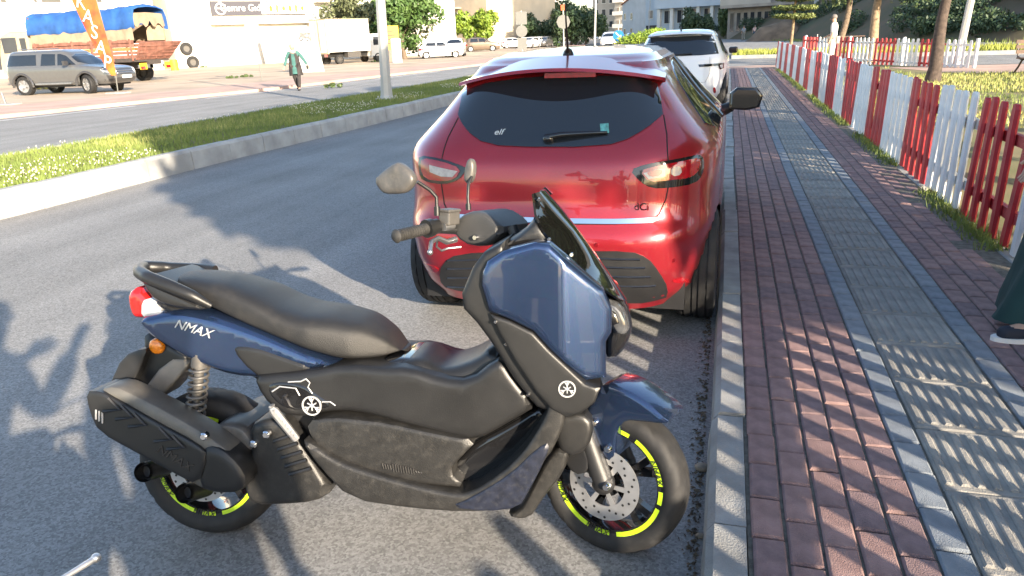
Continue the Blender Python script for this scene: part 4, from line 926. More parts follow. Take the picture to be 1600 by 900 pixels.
ZM.panel([(-.60, .26), (.60, .26), (.60, .30), (-.60, .30)], 'rear', .012, .05, 0).build('skid_trim', STEEL, mok, 40)
ZM.line([(-.58, 1.02), (-.60, .75), (-.52, .58), (0, .55), (.52, .58), (.60, .75), (.58, 1.02)], 'rear', .003).build('shut_line', SEAM, mok)
wz = ZM.rear(0, 1.08); MB().tube([(-.1, wz-.03, 1.08), (.25, ZM.rear(.25, 1.1)-.03, 1.10)], .014, 6).build('rear_wiper', BLACK, mok, 50)
MB().tube([(0, .72, 1.50), (0, .55, 1.60)], [.02, .006], 6).build('antenna', BLACK, mok, 50)
rings = []
for t in np.linspace(-1, 1, 17):
    x = .60*t; rings.append([(x, .30+.08*t*t, 1.452-.03*t*t), (x, .32+.08*t*t, 1.47-.03*t*t), (x*.97, .62, 1.497-.03*t*t), (x*.97, .64, 1.44), (x, .42, 1.425-.03*t*t)])
MB().loft(rings).build('spoiler', CWHITE, mok, 40)
# ------------------------------------------------------------------ trees and bushes
BARK = mat('bark', (0.16, 0.12, 0.085), .9, var=.4, scale=14, bump=.9, bscale=50)
BARK2 = mat('bark_pale', (0.26, 0.19, 0.12), .9, var=.35, scale=10, bump=.8, bscale=40)
def leafmat(n, a, b): return mat(n, a, .6, var=.3, scale=1.2, col2=b)
LF_OLIVE = leafmat('leaf_olive', (.15, .17, .085), (.09, .11, .05)); LF_GREEN = leafmat('leaf_green', (.085, .15, .035), (.04, .09, .02))
LF_YELLOW = leafmat('leaf_yellow', (.22, .30, .03), (.11, .19, .02)); LF_DARK = leafmat('leaf_dark', (.050, .085, .035), (.025, .05, .02)); LF_MIX = leafmat('leaf_mixed', (.10, .15, .05), (.06, .09, .03))
def crown_mesh(n, blobs, size, m, seed=1, flat=1.0):
    """leaf-sized quads over the shells of many small clumps"""
    r = np.random.default_rng(seed); B = np.array([b[:3] for b in blobs]); Rb = np.array([b[3] for b in blobs]); k = r.choice(len(B), n, p=Rb**2/np.sum(Rb**2))
    d = r.normal(size=(n, 3)); d /= np.linalg.norm(d, axis=1)[:, None]; d[:, 2] *= flat
    P = B[k]+d*(Rb[k]*r.uniform(.55, 1.05, n))[:, None]
    a = r.normal(size=(n, 3)); a /= np.linalg.norm(a, axis=1)[:, None]; b = np.cross(a, d+r.normal(0, .5, (n, 3))); b /= np.maximum(np.linalg.norm(b, axis=1), 1e-6)[:, None]
    s = size*r.uniform(.6, 1.4, n)[:, None]; V = np.stack([P-a*s, P-b*s*.5, P+a*s, P+b*s*.5], 1)
    me = bpy.data.meshes.new('crown'); me.from_pydata(V.reshape(-1, 3).tolist(), [], np.arange(4*n).reshape(-1, 4).tolist()); me.materials.append(m); return me
def blobs(n, rx, ry, rz, zc, rb, seed):
    r = np.random.default_rng(seed); out = []
    while len(out) < n:
        p = r.uniform(-1, 1, 3)
        if p@p < 1: out.append((p[0]*rx, p[1]*ry, zc+p[2]*rz, rb*r.uniform(.6, 1.25)))
    return out
def tree(name, label, loc, th, crown, tr=.14, lean=(0, 0), bark=BARK, group=None, tilt=True):
    t = thing(name, label, 'tree', loc, TILT if tilt else (0, 0, 0), group); pts = []; rs = []
    for i in range(9):
        k = i/8; pts.append((lean[0]*k+.10*th*.25*math.sin(k*5+loc[1]), lean[1]*k+.04*th*math.sin(k*4+loc[0]), -.05+th*k)); rs.append(tr*(1.25-.6*k) if i else tr*1.6)
    mb = MB().tube(pts, rs, 10); top = pts[-1]
    for k in range(5):
        a = k*1.26+loc[0]; L = th*.45; mb.tube([pts[6], (pts[6][0]+math.cos(a)*L*.3, pts[6][1]+math.sin(a)*L*.3, pts[6][2]+L*.5), (pts[6][0]+math.cos(a)*L*.7, pts[6][1]+math.sin(a)*L*.7, pts[6][2]+L)], [tr*.5, tr*.35, tr*.12], 6)
    mb.build('trunk', bark, t, 60); c = link('crown', crown, t, (top[0], top[1], 0)); return t
# park trees behind the picket fence (crowns above the picture shade the pavement and the cars)
CR1 = crown_mesh(6500, blobs(26, 2.3, 2.3, 1.5, 4.0, .85, 3), .11, LF_MIX, 5); CR2 = crown_mesh(6500, blobs(26, 2.5, 2.3, 1.7, 4.3, .9, 8), .11, LF_MIX, 6)
CR3 = crown_mesh(24000, blobs(40, 2.6, 2.5, 1.7, 4.4, .95, 8), .17, LF_MIX, 6)
tree('park_tree', 'slim tree with a thin leaning trunk behind the man in white', (4.6, 36.2, .1), 3.2, CR1, .13, (.25, 0), BARK)
tree('park_tree', 'tree with a curved sunlit trunk beside the open picket fence', (5.25, 32.6, .1), 3.2, CR2, .16, (.25, 0), BARK2)
tree('park_tree', 'dark forked tree rising behind the red and white pickets', (4.72, 20.6, .1), 3.0, CR1, .125, (.32, 0), mat('bark_shaded', (.075, .055, .045), .9, var=.4, scale=14, bump=.9, bscale=50))  # bark colour darkened to stand for the shade on this trunk
for i, (x, y, s, rz, lb) in enumerate(((6.0, .05, 1.0, 0., 'leafy park tree behind the near red pickets'), (6.3, 4.2, 1.05, 1.3, 'leafy park tree behind the white pickets opposite the red car'))):
    o = tree('park_tree', lb, (x, y, .1), 2.6, CR3, .16, (.1, .1), BARK, 'park trees shading the pavement'); o.scale = (s, s, s); o.rotation_euler = (0, 0, rz)
CR4 = crown_mesh(24000, blobs(40, 2.6, 2.6, 1.5, 5.3, .95, 18), .17, LF_MIX, 16)
tree('park_tree', 'tall leafy park tree standing deeper in the park behind the near red pickets', (8.0, -1.5, .35), 3.6, CR4, .18, (.1, .1), BARK, 'park trees shading the pavement')
tree('park_tree', 'tall leafy park tree behind the pickets opposite the white crossover', (6.7, 8.5, .1), 3.6, CR4, .18, (-.1, .1), BARK, 'park trees shading the pavement')
# tiered conifer
p = thing('conifer', 'small tiered conifer with a bare trunk at the end of the fence', 'tree', (2.12, 29.2, .08), TILT)
MB().tube([(0, 0, -.1), (.01, 0, 1.2), (0, 0, 4.2)], [.06, .05, .02], 8).build('trunk', BARK2, p, 60)
tb = []
for z, R in ((1.70, .62), (1.98, .66), (2.28, .62), (2.6, .56), (2.95, .48), (3.3, .38), (3.7, .25)):
    n_ = int(9+R*14)
    for k in range(n_):
        a = 2*math.pi*k/n_+z; 
        for f in (.45, .75, 1.0): tb.append((R*f*math.cos(a), R*f*math.sin(a), z+.06*f, .13))
link('crown', crown_mesh(16000, tb, .04, leafmat('leaf_conifer', (.16, .19, .05), (.07, .10, .03)), 3, .6), p)
tree('broad_tree', 'wide grey green olive tree behind the white box truck', (-32.5, 68, 0), 2.4, crown_mesh(9000, blobs(40, 5.4, 4.5, 2.4, 3.6, 1.1, 21), .20, LF_OLIVE, 9), .22, (0, 0), BARK, tilt=False)
tree('broad_tree', 'dense bright green tree above the yellow sign', (-27.9, 64, 0), 2.4, crown_mesh(9000, blobs(40, 2.9, 2.6, 2.9, 3.9, .9, 22), .19, LF_GREEN, 10), .2, (0, 0), BARK, tilt=False)
tree('round_tree', 'rounded yellow green tree above the parked cars', (-31.4, 95, 0), 1.8, crown_mesh(6000, blobs(30, 3.0, 2.8, 1.6, 3.3, .85, 23), .22, LF_YELLOW, 11), .16, (0, 0), BARK, tilt=False)
DT = [crown_mesh(5000, blobs(30, 3.2, 3.0, 2.6, 3.0, 1.0, 30+i), .24, LF_DARK if i % 2 == 0 else LF_MIX, 12+i) for i in range(2)]
for i, (u, Y, s, lb) in enumerate(((833, 118, .9, 'dark bushy tree behind the backs of the two road signs'), (862, 128, 1.35, 'tall loose tree directly behind the octagonal sign'), (893, 112, 1.15, 'dark green street tree right of the octagonal sign'), (915, 125, .95, 'low dark street tree beside the road bend'))):
    q = gy(u, 60, Y); o = tree('street_tree', lb, (q[0], Y, 0), 1.6, DT[i % 2], .15, (0, 0), BARK, 'dark street trees at the bend', False); o.scale = (s, s, s)
q = gy(1083, 45, 110); o = tree('street_tree', 'round dark tree in front of the pale blue building', (q[0], 110, 0), 1.5, DT[0], .15, (0, 0), BARK, tilt=False); o.scale = (.72, .72, .8)
q = gy(1143, 30, 122); o = tree('street_tree', 'dark tree between the pale blue and the bare concrete building', (q[0], 122, 0), 1.5, DT[1], .15, (0, 0), BARK, tilt=False); o.scale = (.6, .6, .9)
hg = thing('hedge', 'clipped yellow green hedge at the end of the median', 'hedge', (-8.0, 70, .2)); link('foliage', crown_mesh(5000, [(x, y, .5+.55*(x+1.2)/2.4, .5) for x in np.linspace(-1.2, 1.6, 6) for y in np.linspace(-2, 9, 9)], .10, LF_YELLOW, 4), hg)
wd = thing('tall_weed', 'tall dry weed clump in front of the grey pickup', 'weed', tuple(gz(72, 141))); link('foliage', crown_mesh(1600, [(x, 0, z, .17) for x in (-.4, -.15, .1, .35) for z in (.2, .5, .8, 1.15-.2*abs(x))], .07, leafmat('leaf_dry', (.40, .36, .13), (.28, .26, .08)), 4), wd)
MB().tube([(-.55, .05, -.1), (-.57, .05, 1.25)], .05, 6).build('stake', mat('wood_stake', (.45, .30, .14), .8), wd)
for i, (u, v, lb) in enumerate(((362, 124, 'green weed tuft beside the leaning street sign post'), (385, 122, 'low green weed tuft between the street sign post and the shop'), (318, 106, 'green weed tuft at the foot of the white shop wall'), (586, 98, 'green weed tuft beside the front wheel of the box truck'), (520, 138, 'flat green weed tuft at the far kerb past the walking woman'))):
    g_ = gz(u, v); o = thing('roadside_weed', lb, 'weed', (g_[0], g_[1], .04)); link('foliage', crown_mesh(220, [(0, 0, .08, .12), (.25, .1, .05, .10), (-.25, 0, .05, .09)], .05, LF_MIX, int(u), .7), o)

# ------------------------------------------------------------------ hillside
HB = [(-6, 150), (4, 96), (12, 66), (17, 54), (34, 42), (60, 36), (90, 30)]
HILL = mat('hill_soil', (.13, .085, .055), .95, var=.4, scale=.25, col2=(.055, .065, .03), bump=1.0, bscale=3, detail=8)
hb = np.array(HB, float); rows = []; dist_ = np.array([0, 1.5, 3, 5, 7.5, 10, 14, 19, 25, 34, 48])
tt = np.linspace(0, len(HB)-1, 70)
for k in tt:
    i = min(int(k), len(HB)-2); p = hb[i]+(hb[i+1]-hb[i])*(k-i); d = hb[i+1]-hb[i]; n_ = np.array([-d[1], d[0]]); n_ /= np.linalg.norm(n_)
    n_ = n_ if n_[1] > 0 or n_[0] > 0 else -n_
    row = []
    for q in dist_:
        z = .05+.62*q-.004*q*q+(.35*math.sin(k*3.1+q*.5)+.3*math.sin(k*7.7-q*.8))*min(1, q/4); row.append((p[0]+n_[0]*q, p[1]+n_[1]*q, max(0, z) if q else -.1))
    rows.append(row)
hm = MB().loft(rows, False, False); hill = hm.build('hillside', HILL, kind='structure', smooth=80)
hs = np.array([p for r_ in rows for p in r_[1:9]]); idx = rng.choice(len(hs), 420); bl = []
for i in idx:
    q = hs[i]+rng.normal(0, .6, 3)*(1, 1, .1); bl.append((q[0], q[1], q[2]+.15, float(rng.uniform(.4, 1.5))))
link('hillside_scrub', crown_mesh(170000, bl, .12, LF_DARK, 40, .7), kind='stuff', label='dark scrub and brush covering the hillside beyond the park', cat='scrub')
tag(blades('hill_foot_grass', 22000, (3, 40), (36, 100), lambda x, y: np.full(len(x), .0), .12, .4, .05, G1, lambda x, y: (lambda dd: (dd > -2.0) & (dd < 2.5))((x-np.interp(-y, [-150, -96, -66, -54, -42, -36, -30], [-6, 4, 12, 17, 34, 60, 90])))), 'rough green grass at the foot of the hillside', 'grass')
mn = MB().lathe([(3.8, 0), (3.2, .5), (2.2, 1.3), (1.1, 1.9), (.3, 2.1), (.001, 2.12)], 20, 'z')
for i, v in enumerate(mn.v): mn.v[i] = (v[0]+.3*math.sin(v[1]*3+v[2]), v[1], v[2]*(1+.12*math.sin(v[0]*2.3)))
mn.build('earth_mound', mat('mound_soil', (.17, .12, .08), .95, var=.4, scale=.8, bump=1., bscale=5), loc=(5.6, 92, 0), smooth=60, label='heap of brown earth in front of the bare concrete building', cat='mound')

# ------------------------------------------------------------------ buildings
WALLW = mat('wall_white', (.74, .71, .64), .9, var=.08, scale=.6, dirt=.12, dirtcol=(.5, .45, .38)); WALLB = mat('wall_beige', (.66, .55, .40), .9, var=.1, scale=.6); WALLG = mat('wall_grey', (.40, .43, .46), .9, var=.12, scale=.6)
WALLBL = mat('wall_pale_blue', (.50, .56, .61), .8, var=.06, scale=.6); WALLC = mat('bare_concrete', (.33, .29, .25), .95, var=.2, scale=.8, bump=.5, bscale=10); WALLT = mat('wall_tan', (.46, .42, .36), .9, var=.12, scale=.5)
PANE = mat('window_pane', (.05, .055, .065), .08, var=.3, scale=.5); CURT = mat('window_blind', (.33, .27, .21), .7, var=.2, scale=2); ROOF = mat('roof_tile', (.42, .17, .10), .85, var=.3, scale=6); SHUT = mat('shutter', (.72, .71, .68), .6, var=.06, scale=3)
class Fac:
    """facade plane from p0 (left) to p1 (right) as seen from the street"""
    def __init__(s, name, label, p0, p1, h, depth, wall, cat='building'):
        s.p0 = np.array([p0[0], p0[1], 0.]); d = np.array([p1[0]-p0[0], p1[1]-p0[1], 0.]); s.L = np.linalg.norm(d); s.d = d/s.L; s.n = np.array([s.d[1], -s.d[0], 0])
        s.t = thing(name, label, cat, (p0[0], p0[1], 0), (0, 0, math.atan2(d[1], d[0]))); s.h = h
        MB().box((0, 0, -.1), (s.L, depth, h)).build('wall', wall, s.t)
    def px(s, u, v):
        q = gplane(u, v, s.p0, s.n)-s.p0; return float(q@s.d), float(q[2])
    def box(s, name, x0, x1, z0, z1, y0, y1, m_, parent=None, label=None):
        return MB().box((x0, y0, z0), (x1, y1, z1)).build(name, m_, parent or s.t, label=label)
    def window(s, x0, x1, z0, z1, m_=PANE, fr=WALLW, sill=True, mull=1):
        w = s.box('window', x0, x1, z0, z1, -.06, .1, fr)
        for k in range(mull):
            a = x0+.07+(x1-x0-.07)*k/mull; b = x0+(x1-x0-.07)*(k+1)/mull; s.box('pane', a, b, z0+.07, z1-.07, -.075, -.05, m_, w)
        if sill: s.box('sill', x0-.1, x1+.1, z0-.08, z0, -.16, 0, fr, w)
    def grid(s, xs, zs, w, h, **k):
        for z in zs:
            for x in xs: s.window(x-w/2, x+w/2, z, z+h, **k)
    def balcony(s, x0, x1, z, d, m_, rail=.9):
        b = s.box('balcony', x0, x1, z-.15, z, -d, -.001, m_); s.box('balustrade', x0, x1, z, z+rail, -d, -d+.08, m_, b)
C = Fac('shop_building', 'white shop building with a grey and white fascia sign', (-48, 59), (-30.7, 86), 11, 12, WALLW)
x0, z1 = C.px(327, 4); x1, z0 = C.px(408, 29); x2, _ = C.px(476, 20)
z0, z1 = 4.5, 5.75
sg_ = C.box('fascia_sign', x0, x2, z0, z1, -.25, -.001, mat('sign_grey', (.055, .055, .07), .6, var=.05), label='grey fascia sign with white lettering and pictures')
text('Cemre Gıda', .86, SHUT, sg_, basis((x0+(x1-x0)*.62, -.262, (z0+z1)/2), (1, 0, 0), (0, 0, 1)), 'lettering', 0, .01)
MB().lathe([(.52, -.01), (.42, -.01), (.42, .01), (.52, .01)], 28, 'y', (x0+.85, -.26, (z0+z1)/2-.05), True).build('logo_ring', SHUT, sg_); text('Cemre', .24, SHUT, sg_, basis((x0+.85, -.262, (z0+z1)/2), (1, 0, 0), (0, 0, 1)), 'lettering', 0, .01)
MB().ball((x0+.85, -.26, (z0+z1)/2+.48), (.14, .03, .16)).build('logo_flame', SHUT, sg_)
for k in range(7):
    a = x1+(x2-x1)*(k+.06)/7; b = x1+(x2-x1)*(k+.94)/7; pn = C.box('picture_panel', a, b, z0+.08, z1-.08, -.27, -.24, SHUT, sg_)
    if k:
        MB().ball(((a+b)/2, -.275, (z0+z1)/2-.05), ((b-a)*.28, .012, .22+.08*(k % 3)), 8, 6).build('product_picture', mat('picture_%d' % (k % 3), ((.35, .26, .03), (.25, .18, .03), (.4, .32, .08))[k % 3], .6, var=.6, scale=6), sg_)
C.box('ledge', x0-.3, x2+2.5, 3.70, 3.9, -.9, -.001, WALLW)
xs = x0+.4
for k in range(3):
    sh = C.box('roller_shutter', xs, xs+4.6, .05, 3.55, -.05, .06, SHUT)
    for z in np.arange(.3, 3.5, .3): C.box('rib', xs+.05, xs+4.55, z, z+.03, -.068, -.049, SHUT, sh)
    xs += 5.0
for u0, u1 in ((335, 352), (368, 384), (405, 416), (436, 446), (461, 471)):
    a, _ = C.px(u0, 0); b, _ = C.px(u1, 0); C.window(a, b, 6.3, 7.7, CURT)
a, zt = C.px(462, 46); b, zb = C.px(482, 70); C.window(a, b, zb, zt, SHUT, WALLW, False)
a, zt = C.px(455, 69); b, zb = C.px(486, 88); C.box('grey_panel', a, b, zb, zt, -.5, -.001, WALLG)
a, _ = C.px(488, 0); C.box('overhang', a, a+2.4, 5.6, 6.0, -1.2, -.001, WALLW)
B2 = Fac('house', 'white house with awning and upper windows behind the tarpaulin truck', (-72, 22), (-48.6, 58), 9.5, 10, WALLW)
for u0, u1 in ((0, 12), (13, 21), (52, 60), (64, 97), (150, 161)):
    a, _ = B2.px(u0, 5); b, _ = B2.px(u1, 5); B2.window(a, b, 5.6, 7.2, CURT if u0 % 2 else PANE)
a, _ = B2.px(-40, 40); b, _ = B2.px(30, 40); MB().add([(a, -.001, 3.6), (b, -.001, 3.6), (b, -2.2, 3.0), (a, -2.2, 3.0), (a, -.001, 3.45), (b, -.001, 3.45), (b, -2.2, 2.9), (a, -2.2, 2.9)], [(0, 1, 2, 3), (7, 6, 5, 4), (2, 1, 5, 6), (0, 3, 7, 4), (3, 2, 6, 7)]).build('awning', mat('awning', (.62, .50, .32), .8), B2.t)
B2.window(a, b-1.5, .6, 2.6, PANE); B2.box('cornice', 0, B2.L, 9.3, 9.6, -.4, .2, WALLW)
def far_fac(name, label, u0, u1, Y0, Y1, h, wall, depth=14, cat='building'):
    a, b = gy(u0, 50, Y0), gy(u1, 50, Y1); return Fac(name, label, a, b, h, depth, wall, cat)
B3 = far_fac('house', 'cream house with dark balcony behind the yellow green tree', 672, 762, 126, 116, 13, WALLB)
B3.grid([2.2, 5.0], [.9, 4.2, 7.4], 1.3, 1.5); B3.balcony(6.2, 9.6, 3.6, 1.5, mat('dark_rail', (.12, .10, .08), .7)); B3.box('canopy', 6.0, 9.9, 6.2, 6.45, -2.2, -.001, CURT); B3.window(7, 8.8, 3.8, 5.8, PANE)
B3b = far_fac('house', 'pale yellow house wall above the green tree', 610, 678, 100, 112, 12, WALLB); B3b.grid([1.5, 4.5], [3.4, 6.6], 1.2, 1.5); B3b.box('plinth', 0, B3b.L, 0, .8, -.08, -.001, WALLW)
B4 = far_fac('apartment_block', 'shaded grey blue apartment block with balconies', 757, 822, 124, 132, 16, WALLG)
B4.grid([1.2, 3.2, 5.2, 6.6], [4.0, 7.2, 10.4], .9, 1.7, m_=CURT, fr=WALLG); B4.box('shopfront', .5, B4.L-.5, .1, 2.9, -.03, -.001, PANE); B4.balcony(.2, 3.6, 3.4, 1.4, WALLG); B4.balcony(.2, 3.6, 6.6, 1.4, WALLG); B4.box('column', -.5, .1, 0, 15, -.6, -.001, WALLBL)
B5 = far_fac('apartment_block', 'white apartment block with a small red sign', 816, 856, 150, 150, 17, WALLW); B5.grid([1.5, 4.], [4.6, 8.2, 11.4], 1.3, 1.6); B5.balcony(0, 3, 7.6, 1.4, WALLT)
sr = B5.box('red_sign', -1.4, 1.0, 5.1, 6.2, -.3, -.05, mat('sign_red', (.6, .05, .04), .5)); text('BİM', .85, SHUT, sr, basis((-.2, -.315, 5.65), (1, 0, 0), (0, 0, 1)), 'lettering', 0, .01)
B6 = far_fac('apartment_block', 'tall tan apartment block far down the street', 926, 964, 235, 235, 30, WALLT); B6.grid([1.2, 3.4, 5.6], [3.2, 6.6, 10, 13.4], 1.2, 1.8)
B6b = far_fac('apartment_block', 'tan apartment block with open balconies beside the tall one', 960, 982, 225, 222, 26, WALLT); B6b.grid([1.4, 3.4], [3.2, 6.6, 10], 1.2, 1.8, m_=CURT)
for z in (3, 6.4, 9.8): B6b.balcony(.3, 4., z, 1.3, WALLW)
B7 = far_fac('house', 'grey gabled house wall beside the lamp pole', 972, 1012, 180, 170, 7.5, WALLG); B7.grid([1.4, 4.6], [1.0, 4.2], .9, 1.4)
MB().prism([(0, 7.5), (B7.L, 7.5), (B7.L, 11)], 'y', 0, 12).build('gable', WALLG, B7.t); MB().add([(-.3, -.3, 7.4), (B7.L+.2, -.3, 11.2), (B7.L+.2, 12.2, 11.2), (-.3, 12.2, 7.4), (-.3, -.3, 7.6), (B7.L+.2, -.3, 11.4), (B7.L+.2, 12.2, 11.4), (-.3, 12.2, 7.6)], [(0, 3, 2, 1), (4, 5, 6, 7), (0, 1, 5, 4), (2, 3, 7, 6), (1, 2, 6, 5), (3, 0, 4, 7)]).build('roof', ROOF, B7.t)
B7b = far_fac('house', 'low grey building with a dark ground floor by the junction', 1008, 1040, 150, 148, 9, WALLBL); B7b.box('shopfront', .2, B7b.L-.2, .1, 2.6, -.03, -.001, PANE); B7b.grid([1.2, 3.2], [3.8], 1, 1.5, m_=CURT)
B8 = far_fac('building', 'pale blue building with overhanging upper floor on white columns', 1032, 1142, 142, 136, 14, WALLBL, 12)
B8.box('upper_floor', -.2, B8.L+.3, 5.2, 13.9, -1.8, -.001, WALLBL)
for x in np.linspace(.4, B8.L-.4, 6): B8.box('column', x-.3, x+.3, 0, 5.19, -1.5, -.9, WALLW)
for x in np.linspace(1.6, B8.L-1.6, 5): B8.window(x-.9, x+.9, 2.7, 4.9, PANE, WALLW, False, 2)
for x in np.linspace(1.6, B8.L-1.6, 5):
    w_ = B8.box('window', x-.9, x+.9, 6.6, 8.4, -1.86, -1.7, WALLW); B8.box('pane', x-.8, x+.8, 6.7, 8.3, -1.88, -1.85, PANE if x > 4 else CURT, w_)
B8.box('door', B8.L*.48, B8.L*.62, 0, 2.9, -.06, -.001, WALLW); B8.box('door_frame', B8.L*.53, B8.L*.57, .1, 2.8, -.09, -.061, PANE)
B9 = far_fac('building', 'bare unfinished concrete building below the hillside', 1136, 1262, 118, 112, 13, WALLC, 14)
B9.box('upper_floor', -.4, B9.L, 4.2, 4.6, -1.6, -.001, WALLC); B9.box('parapet', -.4, B9.L*.6, 4.6, 5.6, -1.6, -1.45, WALLT)
for x in np.linspace(.3, 5.6, 6): B9.window(x+.05, x+.75, 1.0, 3.6, PANE, WALLC, False)
B9.window(7.0, 10.5, 2.0, 3.9, PANE, WALLC, False); B9.window(8.0, 12.0, 5.6, 7.4, PANE, WALLC, False); B9.window(1, 3.5, 5.9, 7.8, PANE, WALLC)
B9.box('block_wall', 5.8, B9.L, 0, 1.9, -1.2, -1.0, mat('block_wall', (.36, .33, .28), .95, var=.25, scale=2))
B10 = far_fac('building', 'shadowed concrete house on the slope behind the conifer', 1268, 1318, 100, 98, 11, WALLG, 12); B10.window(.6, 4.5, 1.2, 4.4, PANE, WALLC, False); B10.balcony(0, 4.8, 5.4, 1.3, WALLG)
TW = Fac('apartment_block', 'unseen tall block added beside the park to shade the far buildings', (46, 50), (74, 84), 42, 16, WALLT)  # out of view, added to throw shade over the buildings down the street
TW.grid(np.arange(3, TW.L-2, 4.5), np.arange(2, 40, 3.3), 1.6, 1.7)

# ------------------------------------------------------------------ street furniture
lp = thing('lamp_pole', 'tall white octagonal lamp pole standing on the grass median', 'lamp pole', (-7.75, 16.55, .24), TILT)
MB().lathe([(.20, 0), (.15, .10), (.125, .5), (.11, 3.0), (.06, 8.0)], 8, 'z').build('pole', mat('galvanised', (.40, .40, .39), .5, .2, var=.1, scale=3), lp, 20)
MB().box((-.2, -.2, -.05), (.2, .2, .035)).build('base_plate', STEEL, lp); MB().tube([(0, 0, 7.8), (.5, 0, 8.3), (1.6, 0, 8.5)], .045, 8).build('arm', ALU, lp); MB().box((1.5, -.15, 8.42), (2.2, .15, 8.58)).build('lamp_head', ALU, lp)
for x in (-1, 1):
    for y in (-1, 1): MB().tube([(x*.15, y*.15, .03), (x*.15, y*.15, .09)], .018, 6).build('bolt', STEEL, lp)
lp2 = thing('lamp_pole', 'white lamp pole behind the open picket fence in the park', 'lamp pole', (6.93, 26.9, .1), (0, .06, 0)); MB().lathe([(.17, 0), (.12, .1), (.10, 3), (.06, 8)], 8, 'z').build('pole', MATS['galvanised'], lp2, 20); MB().box((-.18, -.18, -.03), (.18, .18, .03)).build('base_plate', STEEL, lp2)
for (u, Y, lb, h, r) in ((929, 85, 'thick white lamp pole beside the blue arrow sign', 9, .13), (741, 150, 'thin pole far down the street', 9, .07), (1013, 120, 'grey utility pole left of the white crossover', 9, .08)):
    q = gy(u, 60, Y); o = thing('street_pole', lb, 'pole', (q[0], Y, 0), TILT); MB().tube([(0, 0, 0), (0, 0, h)], [r, r*.6], 8).build('pole', MATS['galvanised'], o, 50); MB().box((-r*2, -r*2, -.05), (r*2, r*2, .06)).build('base', CONC_W, o)
BACK = mat('sign_back', (.20, .20, .185), .5, .2, var=.08)
s1 = thing('road_sign', 'square and round road signs on one post seen from behind', 'sign', (-16.0, 60.5, 0), (0, 0, .1)); MB().tube([(0, 0, 0), (0, 0, 3.5)], .035, 8).build('post', STEEL, s1)
MB().box((-.45, -.05, 2.45), (.45, -.03, 3.42)).build('square_plate', BACK, s1); MB().lathe([(.0001, -.05), (.46, -.05), (.46, -.03), (.0001, -.03)], 28, 'y', (0, 0, 1.95)).build('round_plate', BACK, s1); MB().box((-.38, -.05, .55), (.38, -.03, 1.45)).build('lower_plate', BACK, s1)
s2 = thing('road_sign', 'octagonal sign on a white post seen from behind', 'sign', (-15.6, 75, 0), (0, 0, .1)); MB().tube([(0, 0, 0), (0, 0, 4.1)], [.07, .05], 8).build('post', MATS['galvanised'], s2); MB().lathe([(.0001, -.06), (.68, -.06), (.68, -.035), (.0001, -.035)], 8, 'y', (0, 0, 2.75)).build('octagon_plate', BACK, s2); MB().box((-.22, -.06, 3.8), (.22, -.03, 4.3)).build('small_plate', mat('sign_orange', (.6, .13, .05), .5), s2)
s3 = thing('road_sign', 'round blue sign with white arrow above a striped marker', 'sign', (-9.75, 71.5, .1)); MB().tube([(0, .06, -.2), (0, .06, 1.9)], .04, 8).build('post', STEEL, s3)
MB().lathe([(.0001, -.02), (.50, -.02), (.50, .02), (.0001, .02)], 28, 'y', (0, 0, 1.15)).build('disc', mat('sign_blue', (.02, .18, .55), .4), s3)
ar = MB()
for q in ([(-.26, .26), (-.19, .33), (.12, .02), (.05, -.05)], [(.28, -.28), (-.10, -.24), (.24, .10)]): ar.prism([(a, 1.15+b) for a, b in q], 'y', -.035, -.021)
ar.build('arrow', SHUT, s3)
mkp = MB().box((-.55, -.02, .05), (.45, .02, .55)).build('marker_plate', mat('marker_yellow', (.75, .55, .03), .5), s3)
for x in (-.45, -.1, .22): MB().prism([(x, .06), (x+.16, .06), (x-.10+.16, .54), (x-.10, .54)], 'y', -.03, -.021).build('stripe', BLACK, mkp)
s4 = thing('street_sign', 'thin leaning street sign post in front of the shop shutters', 'sign', tuple(gz(410, 126)), (0, -.06, .9)); MB().tube([(0, 0, 0), (0, 0, 2.9)], .03, 6).build('post', BACK, s4); MB().box((-.34, -.03, 2.42), (.34, -.01, 2.82)).build('plate', BACK, s4)
fl = thing('banner_flag', 'tall red and yellow feather flag with white letters', 'banner', tuple(gz(185, 148)))
O_ = np.array(fl.location)
def fp_(u, v, dy=0): return tuple(gy(u, v, O_[1]-.1)-O_+np.array([0, dy, 0]))
bn = MB(); rg = []
for (a, b) in (((86, -70), (128, -70)), ((97, -40), (140, -40)), ((112, 0), (150, 0)), ((126, 30), (158, 30)), ((141, 60), (167, 60)), ((157, 90), (176, 90)), ((168, 110), (180, 110)), ((174, 118), (181, 118))):
    rg.append([fp_(*a), fp_((a[0]+b[0])/2, a[1], -.06), fp_(*b), fp_(b[0], b[1], .015), fp_((a[0]+b[0])/2, a[1], -.045), fp_(a[0], a[1], .015)])
bn.loft(rg); bno = bn.build('banner', mat('banner_cloth', (.48, .04, .025), .6, var=.3, scale=1.6, col2=(.62, .20, .03)), fl, 60)
for ch_, u, v in (('K', 129, 4), ('A', 140, 27), ('S', 150, 51), ('A', 160, 75), ('P', 170, 98)):
    c = np.array(fp_(u, v, -.075)); xd = np.array(fp_(u+10, v+3.5, -.075))-c; text(ch_, .72, SHUT, bno, basis(c, xd, np.array(fp_(u-5, v-12, -.075))-c), 'lettering', 0, .004)
MB().tube([(0, 0, .05), fp_(180, 118, .03), fp_(150, 0, .03), fp_(128, -70, .03)], .022, 6).build('pole', BACK, fl); MB().box((-.42, -.22, 0), (.42, .22, .10)).build('base', CONC, fl)
fl2 = thing('sign_base', 'empty concrete banner foot on the far pavement', 'base', tuple(gz(10, 166))); MB().box((-.45, -.22, 0), (.45, .22, .09)).build('block', CONC, fl2); MB().tube([(0, 0, .09), (-.05, 0, .45)], .03, 6).build('stub', STEEL, fl2)
